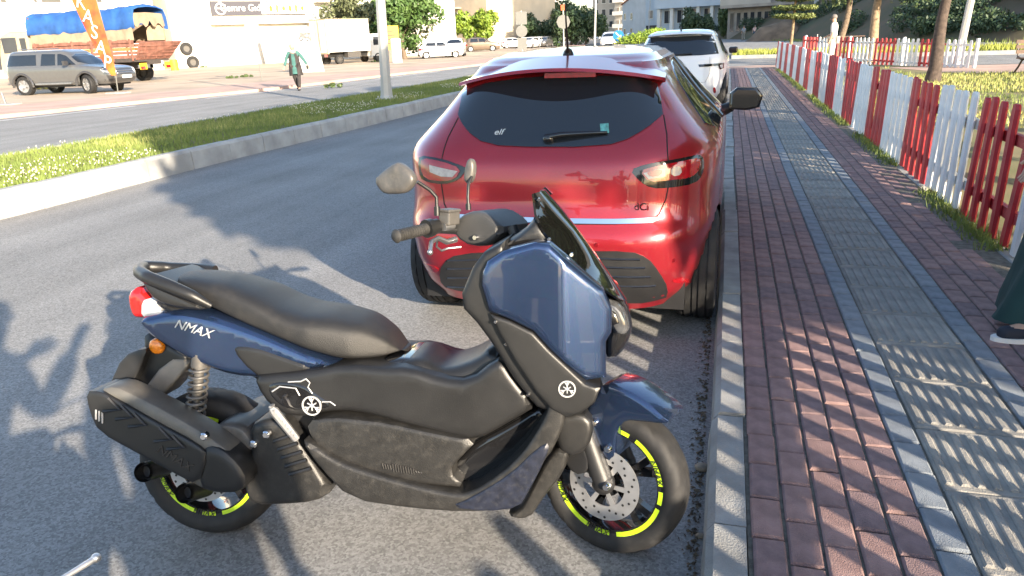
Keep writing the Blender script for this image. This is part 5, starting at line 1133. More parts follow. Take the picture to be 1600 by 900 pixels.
og = thing('yellow_sign', 'yellow upright sign panel beside the lamp pole', 'sign', (-25.6, 56.5, 0), (0, 0, .5)); MB().box((-.6, -.05, .95), (.6, .05, 2.75)).build('panel', mat('sign_yellow', (.80, .45, .03), .5, var=.1), og); MB().box((-.6, -.04, 0), (.6, .04, .95)).build('foot', mat('sign_foot', (.2, .15, .12), .8), og)
for z in (1.4, 1.7, 2.0, 2.3): MB().box((-.35, -.058, z), (.3-.1*(z > 2), -.051, z+.12)).build('print_line', BLACK, og)
for i, (u, v, h, w) in enumerate(((621, 98, 1.75, .75), (757, 78, 2.3, .8))):
    q = gz(u, v+1); o = thing('gate_pillar', ('white pillar between the yellow sign and the white hatchback', 'white pillar below the yellow green tree')[i], 'pillar', (q[0], q[1], 0)); MB().lathe([(w*.56, 0), (w*.5, .1), (w*.5, h), (w*.4, h+.04), (.001, h+.06)], 20, 'z').build('shaft', SHUT, o, 40); MB().box((-w*.6, -w*.6, -.1), (w*.6, w*.6, .05)).build('base', CONC_W, o)
bo = thing('sandwich_board', 'leaning white board on the lot behind the walking woman', 'board', tuple(gz(487, 114)), (0, 0, .6)); MB().add([(-.75, 0, 0), (.75, 0, 0), (.6, .5, 1.75), (-.6, .5, 1.75), (-.75, .06, 0), (.75, .06, 0), (.6, .56, 1.75), (-.6, .56, 1.75)], [(0, 1, 2, 3), (7, 6, 5, 4), (0, 4, 5, 1), (1, 5, 6, 2), (2, 6, 7, 3), (3, 7, 4, 0)]).build('board', mat('board_pale', (.50, .53, .50), .7, var=.15), bo); MB().tube([(-.5, .9, 0), (-.5, .45, 1.5)], .03, 6).build('leg', STEEL, bo); MB().tube([(.5, .9, 0), (.5, .45, 1.5)], .03, 6).build('leg', STEEL, bo)
sb2 = thing('stone_slab', 'upright stone slab leaning on the shop wall', 'slab', tuple(gz(424, 100)), (0, -.12, .9)); MB().bevbox((-.55, -.08, 0), (.55, .08, 2.4), .03).build('slab', CONC_W, sb2)
for (u, v, lb) in ((300, 103, 'old truck tyre standing against the white wall'), (290, 84, 'upper truck tyre fixed to the white wall')):
    q = C.px(u, v-8); zc = q[1] if 'upper' in lb else .52; P_ = C.p0+C.d*q[0]+C.n*.2; o = thing('old_tyre', lb, 'tyre', (P_[0], P_[1], 0), (0, 0, math.atan2(C.d[1], C.d[0]))); MB().lathe([(.30, -.14), (.5, -.15), (.55, -.08), (.55, .08), (.5, .14), (.30, .14)], 28, 'y', (0, 0, zc), True).build('tyre', RUBBER, o, 50); MB().lathe([(.0001, 0), (.31, 0)], 20, 'y', (0, 0, zc)).build('hub', GREYM, o)
dr = thing('oil_drum', 'orange drum at the truck tail', 'drum', tuple(gz(274, 111))); MB().lathe([(.3, 0), (.31, .3), (.29, .32), (.31, .6), (.3, .9), (.001, .9)], 18, 'z').build('drum', mat('drum_orange', (.6, .28, .03), .6, var=.3, scale=6), dr, 30); MB().lathe([(.31, .30), (.325, .31), (.31, .33)], 18, 'z').build('hoop', GREYM, dr)
# bench and picnic table
be = thing('park_bench', 'dark bench with scrolled iron end on the park path', 'bench', (7.55, 22.1, .1), (0, 0, .15)); IRON = mat('cast_iron', (.03, .022, .02), .5, var=.2); WOOD = mat('bench_wood', (.10, .055, .035), .6, var=.3, scale=12)
for x in (-.45, .95): MB().tube([(x, -.45, 0), (x, -.30, .10), (x, -.22, .38), (x, .05, .40), (x, .20, .45), (x, .32, .85)], .025, 6).build('iron_end', IRON, be); MB().tube([(x, -.05, .4), (x, .1, .2), (x, .32, 0)], .025, 6).build('rear_leg', IRON, be)
for k in range(4): MB().box((-.5, -.25+.11*k, .40), (1.0, -.16+.11*k, .43)).build('seat_slat', WOOD, be)
for k in range(3): MB().box((-.5, .20+.04*k, .52+.12*k), (1.0, .23+.04*k, .61+.12*k)).build('back_slat', WOOD, be)
pt_ = thing('picnic_table', 'dark picnic table on the grass below the hillside', 'table', tuple(gy(1325, 60, 52)*np.array([1, 1, 0])), (0, 0, .1))
for k in range(4): MB().box((-.9, -.36+.18*k, .72), (.9, -.20+.18*k, .77)).build('top_plank', WOOD, pt_)
for x in (-.7, .7): MB().tube([(x, -.65, 0), (x, -.2, .72)], .04, 6).build('leg', WOOD, pt_); MB().tube([(x, .65, 0), (x, .2, .72)], .04, 6).build('leg', WOOD, pt_)
for y in (-.7, .7): MB().box((-.9, y-.13, .42), (.9, y+.13, .46)).build('bench_plank', WOOD, pt_)
rb = thing('litter_bin', 'red litter bin behind the man in white', 'bin', tuple(gy(1269, 62, 46)*np.array([1, 1, 0]))); MB().lathe([(.16, .25), (.2, .85), (.19, .85), (.15, .27)], 16, 'z').build('bin', mat('bin_red', (.45, .06, .05), .5), rb, 40); MB().tube([(.25, 0, 0), (.25, 0, 1.0)], .03, 6).build('post', STEEL, rb)
# ------------------------------------------------------------------ vehicles in the background
SILVER = mat('car_silver', (.15, .15, .15), .3, .5, var=.05, coat=.8); GREYC = mat('car_grey', (.07, .07, .075), .3, .4, var=.05, coat=.8, dirt=.1); BEIGEC = mat('car_beige', (.22, .17, .13), .3, .5, var=.05, coat=.8)
def pickup():
    a = R_(4); hd = np.array([math.cos(a), math.sin(a)]); fw = gz(143, 148)[:2]
    # right front wheel stands at fw; car axis runs along hd
    rt = np.array([hd[1], -hd[0]]); org = fw-hd*3.95-rt*.78
    t = thing('pickup_truck', 'grey pickup with canopy parked on the dusty lot', 'pickup', (org[0], org[1], .03), (0, 0, a-math.pi/2))
    Z = ZCar([(.38, .82, .08, 4.95), (.5, .89, .02, 5.08), (.7, .90, 0, 5.12), (.95, .90, .02, 5.05), (1.05, .89, .04, 4.75), (1.12, .87, .06, 3.85), (1.3, .82, .10, 3.6), (1.5, .76, .17, 3.3), (1.66, .70, .26, 3.05), (1.73, .62, .4, 2.85), (1.75, .4, .8, 2.5)], 6.5, N=44)
    Z.body([(.95, .38), (3.95, .38)], .44, 96).build('body', SILVER, t, 35); MB().box((-.7, .4, .3), (.7, 4.7, .55)).build('underbody', BLACK, t)
    for x in (-.78, .78):
        car_wheel(t, x, .95, .38, .25); w_ = car_wheel(t, x, 3.95, .38, .25); w_.rotation_euler = (0, 0, R_(-22))
    for sg in (1, -1):
        for q in ([(.25, 1.17), (1.75, 1.17), (1.72, 1.58), (.45, 1.58)], [(1.95, 1.15), (2.65, 1.15), (2.63, 1.58), (2.0, 1.60)], [(2.75, 1.15), (3.55, 1.15), (3.1, 1.50), (2.85, 1.58), (2.74, 1.58)]): Z.panel(q, 'side', .008, .06, 0, sg).build('side_window', CABIN, t, 40)
        for yw in (.95, 3.95): 
            MB().tube([(sg*.905, yw+.47*math.cos(b), .38+.47*math.sin(b)) for b in np.linspace(-.1, math.pi+.1, 16)], .05, 6).build('wheel_arch', GREYC, t, 50)
        Z.panel([(sg*.45, .78), (sg*.82, .76), (sg*.86, .98), (sg*.55, 1.0)], 'front', .01, .05).build('headlight', LENS, t, 40); MB().cbox((sg*1.02, 3.25, 1.22), (.2, .1, .18)).build('door_mirror', GREYC, t); MB().box((sg*.92-.06, 1.6, .42), (sg*.92+.06, 3.3, .48)).build('side_step', STEEL, t)
        MB().tube([(sg*.55, .8, 1.80), (sg*.55, 1.7, 1.80)], .02, 6).build('roof_bar', STEEL, t)
        Z.panel([(sg*.60, .66), (sg*.76, .66), (sg*.76, 1.02), (sg*.62, 1.02)], 'rear', .01, .05).build('tail_light', LIGHTRED, t, 40)
    Z.panel([(-.74, 1.14), (.74, 1.14), (.62, 1.56), (-.62, 1.56)], 'front', .008, .06).build('windscreen', CABIN, t, 40); Z.panel([(-.5, .72), (.5, .72), (.46, .95), (-.46, .95)], 'front', .01, .05).build('grille', GREYC, t, 40)
    for z in (.78, .86): MB().tube([(-.45, Z.front(.3, z)+.02, z), (.45, Z.front(.3, z)+.02, z)], .014, 6).build('grille_bar', CHROME, t)
    Z.panel([(-.8, .42), (.8, .42), (.84, .60), (-.84, .60)], 'front', .012, .06).build('front_bumper', GREYC, t, 40); MB().box((-.26, 5.12, .56), (.26, 5.16, .68)).build('number_plate', WHITEP, t)
    return t
pickup()
def tarp_truck():
    t = thing('cargo_truck', 'old truck with blue tarpaulin and open red tailgate backed to the street', 'truck', (-29.6, 34.6, .03), (0, 0, R_(90)))
    # local y points away from the street (towards the cab), x right = north
    RDW = mat('truck_red', (.22, .095, .068), .8, var=.35, scale=4, dirt=.3); CANV = mat('canvas', (.30, .23, .16), .9, var=.2, scale=3, bump=.5, bscale=8); TARP = mat('blue_tarp', (.025, .10, .32), .55, var=.3, scale=1.6, bump=.6, bscale=5); CAB = mat('cab_cream', (.40, .35, .25), .5, var=.1)
    L, hw = 6.6, 1.2
    MB().box((-hw, 0, 1.05), (hw, L, 1.22)).build('bed', mat('dark_frame', (.06, .05, .045), .8), t); MB().box((-.45, -.1, .7), (.45, L+2, 1.05)).build('chassis', MATS['dark_frame'], t)
    for s_ in (-1, 1):
        for k in range(5): MB().box((s_*hw-.03, .02, 1.24+.19*k), (s_*hw+.03, L, 1.40+.19*k)).build('side_board', RDW if k != 2 else mat('board_ochre', (.32, .17, .06), .8, var=.3, scale=5), t)
        for y in np.linspace(.2, L-.2, 6): MB().box((s_*(hw+.04)-.03, y-.04, 1.1), (s_*(hw+.04)+.03, y+.04, 2.2)).build('side_post', RDW, t)
        rg = []
        for i, y in enumerate(np.linspace(-.05, L, 24)):
            rg.append([(s_*(hw+.02+.03*math.sin(i*1.9)), y, 2.12+.02*math.sin(i*2.3)), (s_*(hw+.0+.03*math.sin(i*1.3)), y, 2.95), (s_*(hw-.04), y, 2.95), (s_*(hw-.03), y, 2.12)])
        MB().loft(rg).build('canvas_side', CANV, t, 60)
    rg = []
    for i, y in enumerate(np.linspace(-.25, L+.1, 30)):
        sag = .05*math.sin(i*1.1)+.03*math.sin(i*2.7)+(.12 if y < 1.2 else 0); pr = []
        for k, (x, z) in enumerate(((-hw-.06, 2.66), (-hw-.05, 3.2), (-hw*.93, 3.52), (-hw*.6, 3.66), (0, 3.72), (hw*.6, 3.66), (hw*.93, 3.52), (hw+.05, 3.2), (hw+.06, 2.66))): pr.append((x+.03*math.sin(i*1.7+k), y, z+sag*(1 if 1 < k < 7 else .5)+.03*math.sin(i*2.1+k*1.3)))
        pr += [(x*.96, y2, z-.05) for x, y2, z in pr[::-1]]; rg.append(pr)
    MB().loft(rg).build('tarpaulin', TARP, t, 60, label='blue tarpaulin roof')
    rg = [[(x, -.1+.04*math.sin(k*2), 3.5-.05*abs(x)), (x+.02, -.12, 3.1-.35*abs(math.sin(k*.9)))] for k, x in enumerate(np.linspace(-hw, hw, 14))]
    MB().loft(rg, False, False).build('canvas_flap', CANV, t, 60); MB().add([(hw-.05, -.02, 2.1), (hw-.05, -.02, 3.3), (hw-.9, .4, 2.1), (hw-.9, .35, 2.7)], [(0, 1, 3, 2)]).build('canvas_curtain', CANV, t)
    MB().box((-hw+.04, L-.1, 1.3), (hw-.04, L-.02, 3.5)).build('front_board', RDW, t)
    tg = MB().add([(-hw-.05, -.02, 1.15), (hw+.05, -.02, 1.15), (hw+.35, -.75, 2.0), (-hw-.05, -.45, 2.0), (-hw-.05, .04, 1.15), (hw+.05, .04, 1.15), (hw+.35, -.69, 2.04), (-hw-.05, -.39, 2.04)], [(0, 1, 2, 3), (7, 6, 5, 4), (0, 4, 5, 1), (1, 5, 6, 2), (2, 6, 7, 3), (3, 7, 4, 0)]).build('tailgate', RDW, t, label='red tailgate hanging half open')
    for z in (.2, .4, .6, .8):
        MB().tube([(-hw, -.05-.42*z, 1.15+.85*z), (hw+.02+.3*z, -.06-.72*z, 1.15+.85*z)], .03, 5).build('gate_rib', RDW, tg)
    for x in (-.75, .15, .8): MB().tube([(x, -.08, 1.2), (x*1.1, -.5, 1.98)], .035, 5).build('gate_strap', RDW, tg)
    MB().box((-hw, -.1, .72), (hw, 0, .9)).build('rear_bumper', STEEL, t); MB().box((-.2, -.13, .73), (.45, -.101, .89)).build('number_plate', WHITEP, t)
    for x in (-.95, .95): o = MB().box((x-.25, -.14, .66), (x+.25, -.101, .98)).build('tail_lamp', mat('lamp_yellow', (.7, .42, .03), .4), t); MB().box((x-.22, -.16, .68), (x+.1, -.141, .82)).build('red_lens', LIGHTRED, o)
    for x in (-.95, .95):
        car_wheel(t, x, 1.6, .5, .45, False); car_wheel(t, x, 8.0, .5, .28, False)
    cb = MB(); rg = []
    for y, zt, zb in ((6.9, 2.75, .8), (7.0, 2.85, .7), (8.3, 2.85, .6), (8.8, 2.7, .6), (9.1, 1.9, .6), (9.15, .7, .6)): rg.append([(-1.12, y, zb), (-1.15, y, (zb+zt)/2), (-1.05, y, zt-.08), (-.9, y, zt), (.9, y, zt), (1.05, y, zt-.08), (1.15, y, (zb+zt)/2), (1.12, y, zb)])
    MB().loft(rg).build('cab', CAB, t, 30); 
    for s_ in (-1, 1): MB().box((s_*1.13-.03, 7.75, 1.75), (s_*1.13+.03, 8.7, 2.55)).build('cab_window', PANE, t); MB().box((s_*1.13-.03, 7.1, 1.75), (s_*1.13+.03, 7.45, 2.5)).build('cab_vent', PANE, t); MB().box((s_*1.35-.1, 8.85, 1.9), (s_*1.35+.1, 8.95, 2.5)).build('cab_mirror', BLACK, t)
    MB().box((-.95, 8.95, 1.75), (.95, 9.08, 2.55)).build('windscreen', PANE, t); MB().box((hw-.5, 2.4, .6), (hw+.02, 3.3, 1.05)).build('fuel_tank', GREYM, t)
    MB().lathe([(.001, -.3), (.28, -.3), (.28, .3), (.001, .3)], 14, 'x', (-hw+.4, 3.2, .78)).build('air_tank', CANV, t, 40)
tarp_truck()
def box_truck():
    p = gz(536, 101)[:2]; a = R_(35); t = thing('box_truck', 'small white box truck parked beside the shop', 'truck', (-30.9, 54.6, .02), (0, 0, R_(-25)))
    W_ = mat('box_white', (.76, .75, .71), .5, var=.04, dirt=.08); hw, L, z0, z1 = 1.05, 4.2, .95, 3.35
    MB().box((-hw, 0, z0), (hw, L, z1)).build('cargo_box', W_, t); MB().box((-hw-.03, -.03, z1-.02), (hw+.03, L+.03, z1+.06)).build('roof_frame', mat('frame_tan', (.42, .35, .24), .7), t)
    for x in (-hw, -.02, hw-.06): MB().box((x, -.035, z0), (x+.07, -.001, z1-.03)).build('door_frame', MATS['frame_tan'] if x else STEEL, t)
    for x in (-.25, .2): MB().tube([(x, -.05, z0+.1), (x, -.05, z1-.1)], .02, 6).build('lock_rod', STEEL, t)
    MB().box((-hw, -.06, .82), (hw, .1, .94)).build('rear_bumper', MATS['frame_tan'], t); MB().box((-.4, .1, .55), (.4, 6.0, .94)).build('chassis', BLACK, t)
    for x in (-.8, .8): MB().box((x-.2, -.09, .6), (x+.2, -.061, .8)).build('tail_light', LIGHTRED, t)
    for x in (-.85, .85): car_wheel(t, x, 1.1, .38, .3, False); car_wheel(t, x, 5.0, .38, .22, False)
    MB().loft([[(-.95, y, zb), (-.98, y, (zb+zt)/2), (-.85, y, zt), (.85, y, zt), (.98, y, (zb+zt)/2), (.95, y, zb)] for y, zt, zb in ((4.35, 2.2, .5), (5.2, 2.25, .5), (5.7, 1.75, .5), (6.0, 1.2, .45), (6.05, .6, .45))]).build('cab', W_, t, 30)
    for s_ in (-1, 1): MB().prism([(4.6, 1.35), (5.65, 1.35), (5.3, 2.0), (4.65, 2.0)], 'x', s_*.97-.02, s_*.97+.02).build('cab_window', PANE, t); MB().cbox((s_*1.12, 5.6, 1.6), (.12, .1, .35)).build('cab_mirror', BLACK, t)
    MB().add([(-.8, 5.32, 2.1), (.8, 5.32, 2.1), (.85, 5.87, 1.38), (-.85, 5.87, 1.38)], [(0, 1, 2, 3)]).build('windscreen', PANE, t); MB().box((.5, 1.9, .5), (1.0, 3.2, .9)).build('tool_box', GREYM, t)
box_truck()
def put_car(label, u, v, yaw, paint, kind, group=None):
    g_ = gz(u, v); return small_car('parked_car', label, (g_[0], g_[1], .02), R_(yaw), paint, kind, group)
put_car('white hatchback parked beside the white pillar', 653, 93, -62, CWHITE, 'hatch'); put_car('white crossover facing the street on the dusty lot', 715, 88, 195, CWHITE, 'suv'); put_car('white car partly hidden behind the white crossover', 700, 83, 200, CWHITE, 'hatch')
put_car('beige crossover parked behind the white crossover', 726, 82, -70, BEIGEC, 'suv'); put_car('white hatchback parked in front of the shaded apartment block', 783, 76, -60, CWHITE, 'hatch'); put_car('white sedan in shade beside the shaded apartment block', 800, 75, -75, CWHITE, 'sedan')
put_car('white car at the far left edge behind the pickup', 2, 122, 150, CWHITE, 'suv')
for u, v, pm, lb in ((836, 75, CWHITE, 'white car nearest the road signs in the row before the dark trees'), (845, 74.2, CWHITE, 'white car between two others in the row before the dark trees'), (857, 73.5, SILVER, 'silver car at the tree end of the row before the dark trees')): put_car(lb, u, v, 175, pm, 'hatch', 'cars parked before the dark trees')
mc_ = small_car('moving_car', 'white crossover driving towards the junction beside the blue sign', (gz(951, 76)[0]+.2, gz(951, 76)[1], 0), R_(186), CWHITE, 'suv')
for i, (u, Y, lb, pm, k) in enumerate(((945, 190, 'far white car at the bend of the road', CWHITE, 'sedan'), (1003, 170, 'far white car in front of the grey gabled house', CWHITE, 'hatch'), (984, 160, 'far blue car near the grey house', mat('car_blue', (.06, .12, .3), .3, .3, coat=.8), 'hatch'))):
    q = gy(u, 52, Y); small_car('parked_car', lb, (q[0], Y, 0), R_(160+20*i), pm, k)

# ------------------------------------------------------------------ people
SKIN = mat('skin', (.48, .29, .20), .55, var=.08, scale=10); HAIRG = mat('hair_grey', (.18, .16, .15), .8, var=.3, scale=40); SHOE = mat('shoe_dark', (.02, .02, .025), .6)
def skin_obj(name, pts, edges, m_, parent, sub=2, root=0):
    me = bpy.data.meshes.new(name); me.from_pydata([p[:3] for p in pts], edges, []); o = bpy.data.objects.new(name, me); COL.objects.link(o)
    o.modifiers.new('k', 'SKIN'); 
    for i, p in enumerate(pts):
        r = p[3] if hasattr(p[3], '__len__') else (p[3], p[3]); me.skin_vertices[0].data[i].radius = r; me.skin_vertices[0].data[i].use_root = (i == root)
    sd = o.modifiers.new('s', 'SUBSURF'); sd.levels = sd.render_levels = sub
    bpy.context.view_layer.update(); ev = o.evaluated_get(bpy.context.evaluated_depsgraph_get()); m2 = bpy.data.meshes.new_from_object(ev); bpy.data.objects.remove(o)
    for p in m2.polygons: p.use_smooth = True
    m2.materials.clear(); m2.materials.append(m_); return link(name, m2, parent)
def person(label, loc, yaw, pose, H=1.7, top=None, trousers=None, hair=None, shoes=SHOE, hands=True, coat=None, scarf=None, name='person'):
    """pose: joints in body frame, x right, y forward, z up for a 1.7 m figure"""
    t = thing(name, label, 'person', loc, (0, .03, yaw)); s = H/1.7; t.scale = (s, s, s); J = dict(pelvis=(0, 0, .93), waist=(0, 0, 1.08), chest=(0, 0, 1.28), neck=(0, .01, 1.44), head0=(0, .03, 1.52), head1=(0, .035, 1.62), hipL=(-.10, 0, .90), hipR=(.10, 0, .90),
        kneeL=(-.10, .02, .48), kneeR=(.10, .02, .48), ankL=(-.10, 0, .09), ankR=(.10, 0, .09), shL=(-.19, 0, 1.38), shR=(.19, 0, 1.38), elL=(-.24, -.02, 1.10), elR=(.24, -.02, 1.10), wrL=(-.25, .06, .85), wrR=(.25, .06, .85)); J.update(pose)
    for sd in 'LR':
        a = np.array(J['ank'+sd]); J.setdefault('toe'+sd, tuple(a+np.array([0, .16, -.06]))); w = np.array(J['wr'+sd]); e = np.array(J['el'+sd]); d = (w-e)/np.linalg.norm(w-e); J.setdefault('ha'+sd, tuple(w+d*.09))
    def mk(names, rad): return [(*J[n], rad[n]) for n in names]
    order = ['pelvis', 'waist', 'chest', 'neck', 'head0', 'head1', 'hipL', 'kneeL', 'ankL', 'toeL', 'hipR', 'kneeR', 'ankR', 'toeR', 'shL', 'elL', 'wrL', 'haL', 'shR', 'elR', 'wrR', 'haR']
    rad = dict(pelvis=(.15, .10), waist=(.13, .09), chest=(.15, .10), neck=.055, head0=.078, head1=.085, hipL=.08, kneeL=.055, ankL=.038, toeL=.03, hipR=.08, kneeR=.055, ankR=.038, toeR=.03, shL=.055, elL=.04, wrL=.028, haL=.03, shR=.055, elR=.04, wrR=.028, haR=.03)
    ix = {n: i for i, n in enumerate(order)}; E = [('pelvis', 'waist'), ('waist', 'chest'), ('chest', 'neck'), ('neck', 'head0'), ('head0', 'head1'), ('pelvis', 'hipL'), ('hipL', 'kneeL'), ('kneeL', 'ankL'), ('ankL', 'toeL'), ('pelvis', 'hipR'), ('hipR', 'kneeR'), ('kneeR', 'ankR'), ('ankR', 'toeR'),
        ('chest', 'shL'), ('shL', 'elL'), ('elL', 'wrL'), ('wrL', 'haL'), ('chest', 'shR'), ('shR', 'elR'), ('elR', 'wrR'), ('wrR', 'haR')]
    body = skin_obj('body', mk(order, rad), [(ix[a], ix[b]) for a, b in E], SKIN, t)
    def cloth(nm, names, edges, grow, m_, over=None):
        r2 = {n: tuple(np.array(rad[n])+grow) if hasattr(rad[n], '__len__') else rad[n]+grow for n in names}; r2.update(over or {}); i2 = {n: i for i, n in enumerate(names)}
        return skin_obj(nm, mk(names, r2), [(i2[a], i2[b]) for a, b in edges], m_, t)
    if trousers: cloth('trousers', ['pelvis', 'hipL', 'kneeL', 'ankL', 'hipR', 'kneeR', 'ankR'], [('pelvis', 'hipL'), ('hipL', 'kneeL'), ('kneeL', 'ankL'), ('pelvis', 'hipR'), ('hipR', 'kneeR'), ('kneeR', 'ankR')], .022, trousers)
    if top:
        nm = ['pelvis', 'waist', 'chest', 'neck', 'shL', 'elL', 'shR', 'elR']; ed = [('pelvis', 'waist'), ('waist', 'chest'), ('chest', 'neck'), ('chest', 'shL'), ('shL', 'elL'), ('chest', 'shR'), ('shR', 'elR')]
        if coat: nm += ['wrL', 'wrR']; ed += [('elL', 'wrL'), ('elR', 'wrR')]
        cloth('coat' if coat else 'shirt', nm, ed, .022, top, {'neck': .06})
    hd = np.array(J['head1']); h0 = np.array(J['head0'])
    if scarf: MB().ball(tuple(hd+np.array([0, -.03, .005])), (.112, .115, .135), 14, 10).build('headscarf', scarf, t, 80); MB().ball(tuple(np.array(J['neck'])+np.array([0, .02, -.02])), (.12, .11, .08), 12, 8).build('scarf_end', scarf, t, 80); MB().ball(tuple(hd+np.array([0, .045, -.02])), (.075, .06, .10), 12, 8).build('face', SKIN, t, 80)
    elif hair: MB().ball(tuple(hd+np.array([0, -.022, .03])), (.090, .100, .088), 14, 10).build('hair', hair, t, 80)
    fm = MB(); fm.ball(tuple(hd+np.array([0, .095, -.04])), (.014, .02, .02), 8, 6); fm.build('nose', SKIN, body, 60)
    for x in (-.033, .033): MB().ball(tuple(hd+np.array([x, .085, -.005])), (.014, .008, .008), 8, 5).build('eye', SHOE, body, 60)
    for sd in 'LR':
        a = np.array(J['ank'+sd]); tt_ = np.array(J['toe'+sd]); d = tt_-a; skin_obj('shoe', [(*(a+np.array([0, -.04, -.045])), .045), (*(a+d*.5+np.array([0, 0, -.02])), .048), (*(tt_+np.array([0, .02, .0])), .035)], [(0, 1), (1, 2)], shoes, t)
    if hands:
        for sd in 'LR':
            w = np.array(J['wr'+sd]); h_ = np.array(J['ha'+sd]); d = (h_-w)/np.linalg.norm(h_-w); e_ = np.cross(d, (0, 1, .3)); e_ /= np.linalg.norm(e_)
            for k in range(4): o_ = e_*(k-1.5)*.019; MB().tube([tuple(h_-d*.02+o_), tuple(h_+d*.04+o_), tuple(h_+d*(.075-.008*abs(k-1.2))+o_+np.array([0, .012, 0]))], [.010, .009, .007], 6).build('finger', SKIN, body, 60)
            MB().tube([tuple(w+d*.03+e_*.03), tuple(w+d*.08+e_*.05+np.array([0, .02, 0]))], [.011, .008], 6).build('thumb', SKIN, body, 60)
    return t, J
GREENC = mat('coat_green', (.045, .13, .12), .85, var=.15, scale=8); DARKC = mat('coat_dark', (.035, .03, .03), .85, var=.2); SCARF = mat('scarf_beige', (.45, .34, .28), .8, var=.1)
wl = gz(467, 141.5); yaw_w = math.atan2(.6, -.8)
wo, _ = person('woman in dark coat and beige headscarf walking across the far roadside', (wl[0], wl[1], .0), R_(200), dict(kneeL=(-.10, .10, .49), ankL=(-.06, .12, .09), kneeR=(.08, -.02, .49), ankR=(.05, -.26, .13), elL=(-.34, -.05, 1.14), wrL=(-.46, .02, .93), elR=(.30, .05, 1.13), wrR=(.36, .16, .92)), 1.6, GREENC, DARKC, coat=True, scarf=SCARF)
rg = []
for z, w, d in ((1.36, .18, .12), (1.25, .20, .145), (1.08, .20, .15), (.92, .225, .185), (.72, .25, .205), (.56, .26, .215)): rg.append([(w*math.cos(a), d*math.sin(a), z) for a in np.linspace(math.pi*.62, math.pi*2.38, 22)]+[(w*.95*math.cos(a), d*.95*math.sin(a), z) for a in np.linspace(math.pi*2.38, math.pi*.62, 22)])
MB().loft(rg).build('long_vest', DARKC, wo, 60, label='open dark long vest'); rg = []
for z, w, d in ((1.25, .17, .125), (.92, .205, .165), (.70, .225, .185), (.62, .23, .19)): rg.append([(w*math.cos(a), d*math.sin(a), z) for a in np.linspace(0, 2*math.pi, 20, endpoint=False)])
MB().loft(rg).build('tunic', GREENC, wo, 60); MB().box((-.50, .0, .76), (-.42, .07, .90)).build('phone', BLACK, wo)
WSH = mat('shirt_white', (.68, .69, .70), .85, var=.06, scale=6); ml = gz(1294, 107)
person('grey haired man in white shirt standing behind the fence', (ml[0], ml[1]-.6, .08), R_(70), dict(elR=(.24, .05, 1.12), wrR=(.22, .25, 1.02), elL=(-.24, -.02, 1.1), wrL=(-.25, .05, .86), head1=(0, .06, 1.60)), 1.74, WSH, mat('trousers_pale', (.55, .54, .50), .85), HAIRG)
for (u, lb, tp, tr, yw) in ((1161, 'person in a grey shirt walking by the concrete building', mat('shirt_grey', (.30, .33, .37), .85), mat('trousers_tan', (.30, .27, .23), .85), 30), (1178, 'person in a pink shirt walking by the concrete building', mat('shirt_pink', (.62, .42, .38), .85), mat('jeans', (.08, .12, .2), .85), -10)):
    q = gy(u, 62, 102); person(lb, (q[0], 102, 0), R_(yw), dict(kneeL=(-.1, .1, .49), ankR=(.1, -.15, .12)), 1.72, tp, tr, HAIRG, hands=False)
# woman at the right edge: dark green dress and canvas shoes
gp_ = gz(1592, 520, .13)
gw, _ = person('person in a long dark green dress and slip on shoes beside the fence', (gp_[0]+.13, gp_[1]-.02, .128), R_(100), dict(ankL=(-.05, .10, .075), toeL=(-.05, .26, .035), ankR=(.20, -.06, .075), toeR=(.20, .10, .035), kneeL=(-.08, .06, .48), kneeR=(.14, 0, .48)), 1.64, mat('dress_green', (.012, .045, .042), .8, var=.2), None, mat('scarf_dark', (.03, .03, .035), .8), shoes=mat('canvas_shoe', (.018, .022, .035), .8))
rg = []
for i, (z, w, d) in enumerate(((1.05, .15, .12), (.9, .17, .14), (.6, .19, .17), (.35, .22, .21), (.15, .27, .26), (.07, .30, .28))): rg.append([((w+.025*math.sin(a*7+i*.4)*(1.05-z))*math.cos(a)+.05, (d+.03*math.sin(a*6+i)*(1.05-z))*math.sin(a)-.06, z) for a in np.linspace(0, 2*math.pi, 40, endpoint=False)])
MB().loft(rg).build('skirt', MATS['dress_green'], gw, 60)
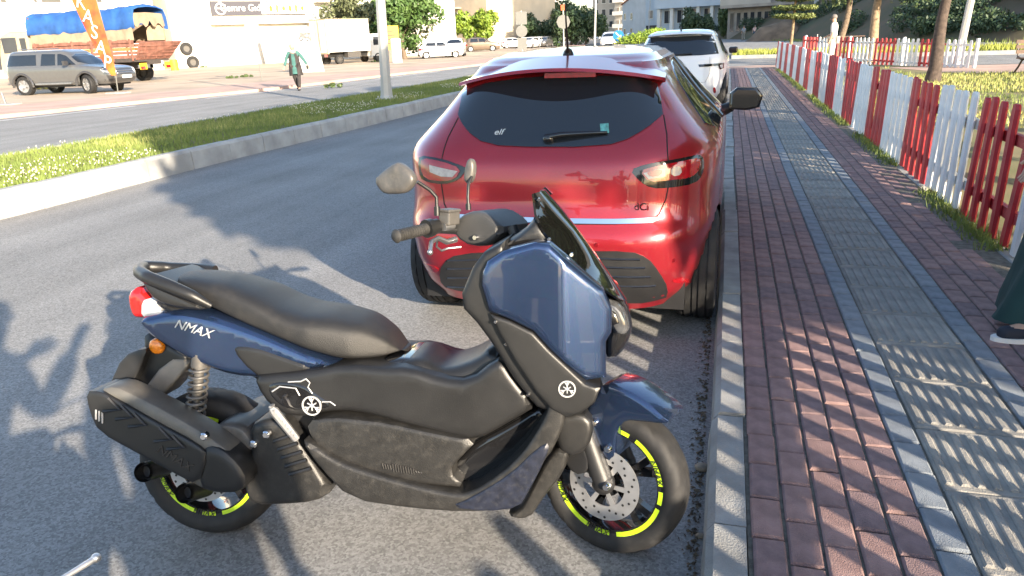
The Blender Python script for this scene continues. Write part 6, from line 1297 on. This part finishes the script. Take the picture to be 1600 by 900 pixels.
for x, y in ((-.05, .10), (.20, -.06)): MB().prism([(x+.052*math.cos(a), y+.07+.135*math.sin(a)) for a in np.linspace(0, 2*math.pi, 20, endpoint=False)], 'z', .0, .022).build('shoe_sole', SHUT, gw)
# the photographer, standing behind the phone
ph, _ = person('photographer standing on the road beside the kerb', (-.36, -.36, 0), R_(-8), dict(elL=(-.26, .12, 1.16), wrL=(-.05, .26, 1.30), elR=(.30, .10, 1.18), wrR=(.32, .26, 1.38), shR=(.20, 0, 1.38)), 1.72, mat('jacket_black', (.02, .02, .02), .8), mat('jeans_dark', (.03, .035, .05), .85), mat('hair_dark', (.02, .015, .012), .7), coat=True)

by, _ = person('unseen bystander in a dark jacket added on the pavement to cast shade', (.78, -.52, .13), R_(20), dict(elL=(-.27, .0, 1.12), elR=(.28, .02, 1.12)), 1.62, mat('jacket_blue', (.03, .04, .08), .8), MATS['jeans_dark'], MATS['hair_dark'], coat=True)  # unseen figure, added so that its shadow falls across the near road

# ------------------------------------------------------------------ second scooter (only its lever shows; the rest stands outside the picture)
sc2 = copy_tree(scooter)
def drop(o, names):
    for ch in list(o.children):
        if ch.name.split('.')[0] in names: 
            for g_ in list(ch.children): bpy.data.objects.remove(g_)
            bpy.data.objects.remove(ch)
drop(sc2, ('mirror', 'windscreen', 'screen_mount', 'brake_lever', 'cable', 'bolt', 'lettering', 'emblem'))
M2 = FB.matrix().copy(); M2.translation = Vector((Rc[0]+.02, Rc[1]-1.72, 0)); M2 = M2 @ Matrix.Scale(.8, 4); sc2.matrix_world = M2
sc2['label'] = 'smaller second scooter parked next to the blue one with a silver ball ended lever'; sc2['category'] = 'scooter'
tip = gz(150, 872, .80); tl_ = gz(96, 905, .80); iv = M2.inverted(); a = iv @ Vector(tip); b = iv @ Vector(tl_); d = (b-a).normalized()
MB().tube([a, a+d*.05, a+d*.14, a+d*.2+Vector((0, -.02, -.02))], [.0065, .0055, .0065, .008], 10).ball(a, .0095, 12, 8).build('brake_lever', ALU, sc2, 60)
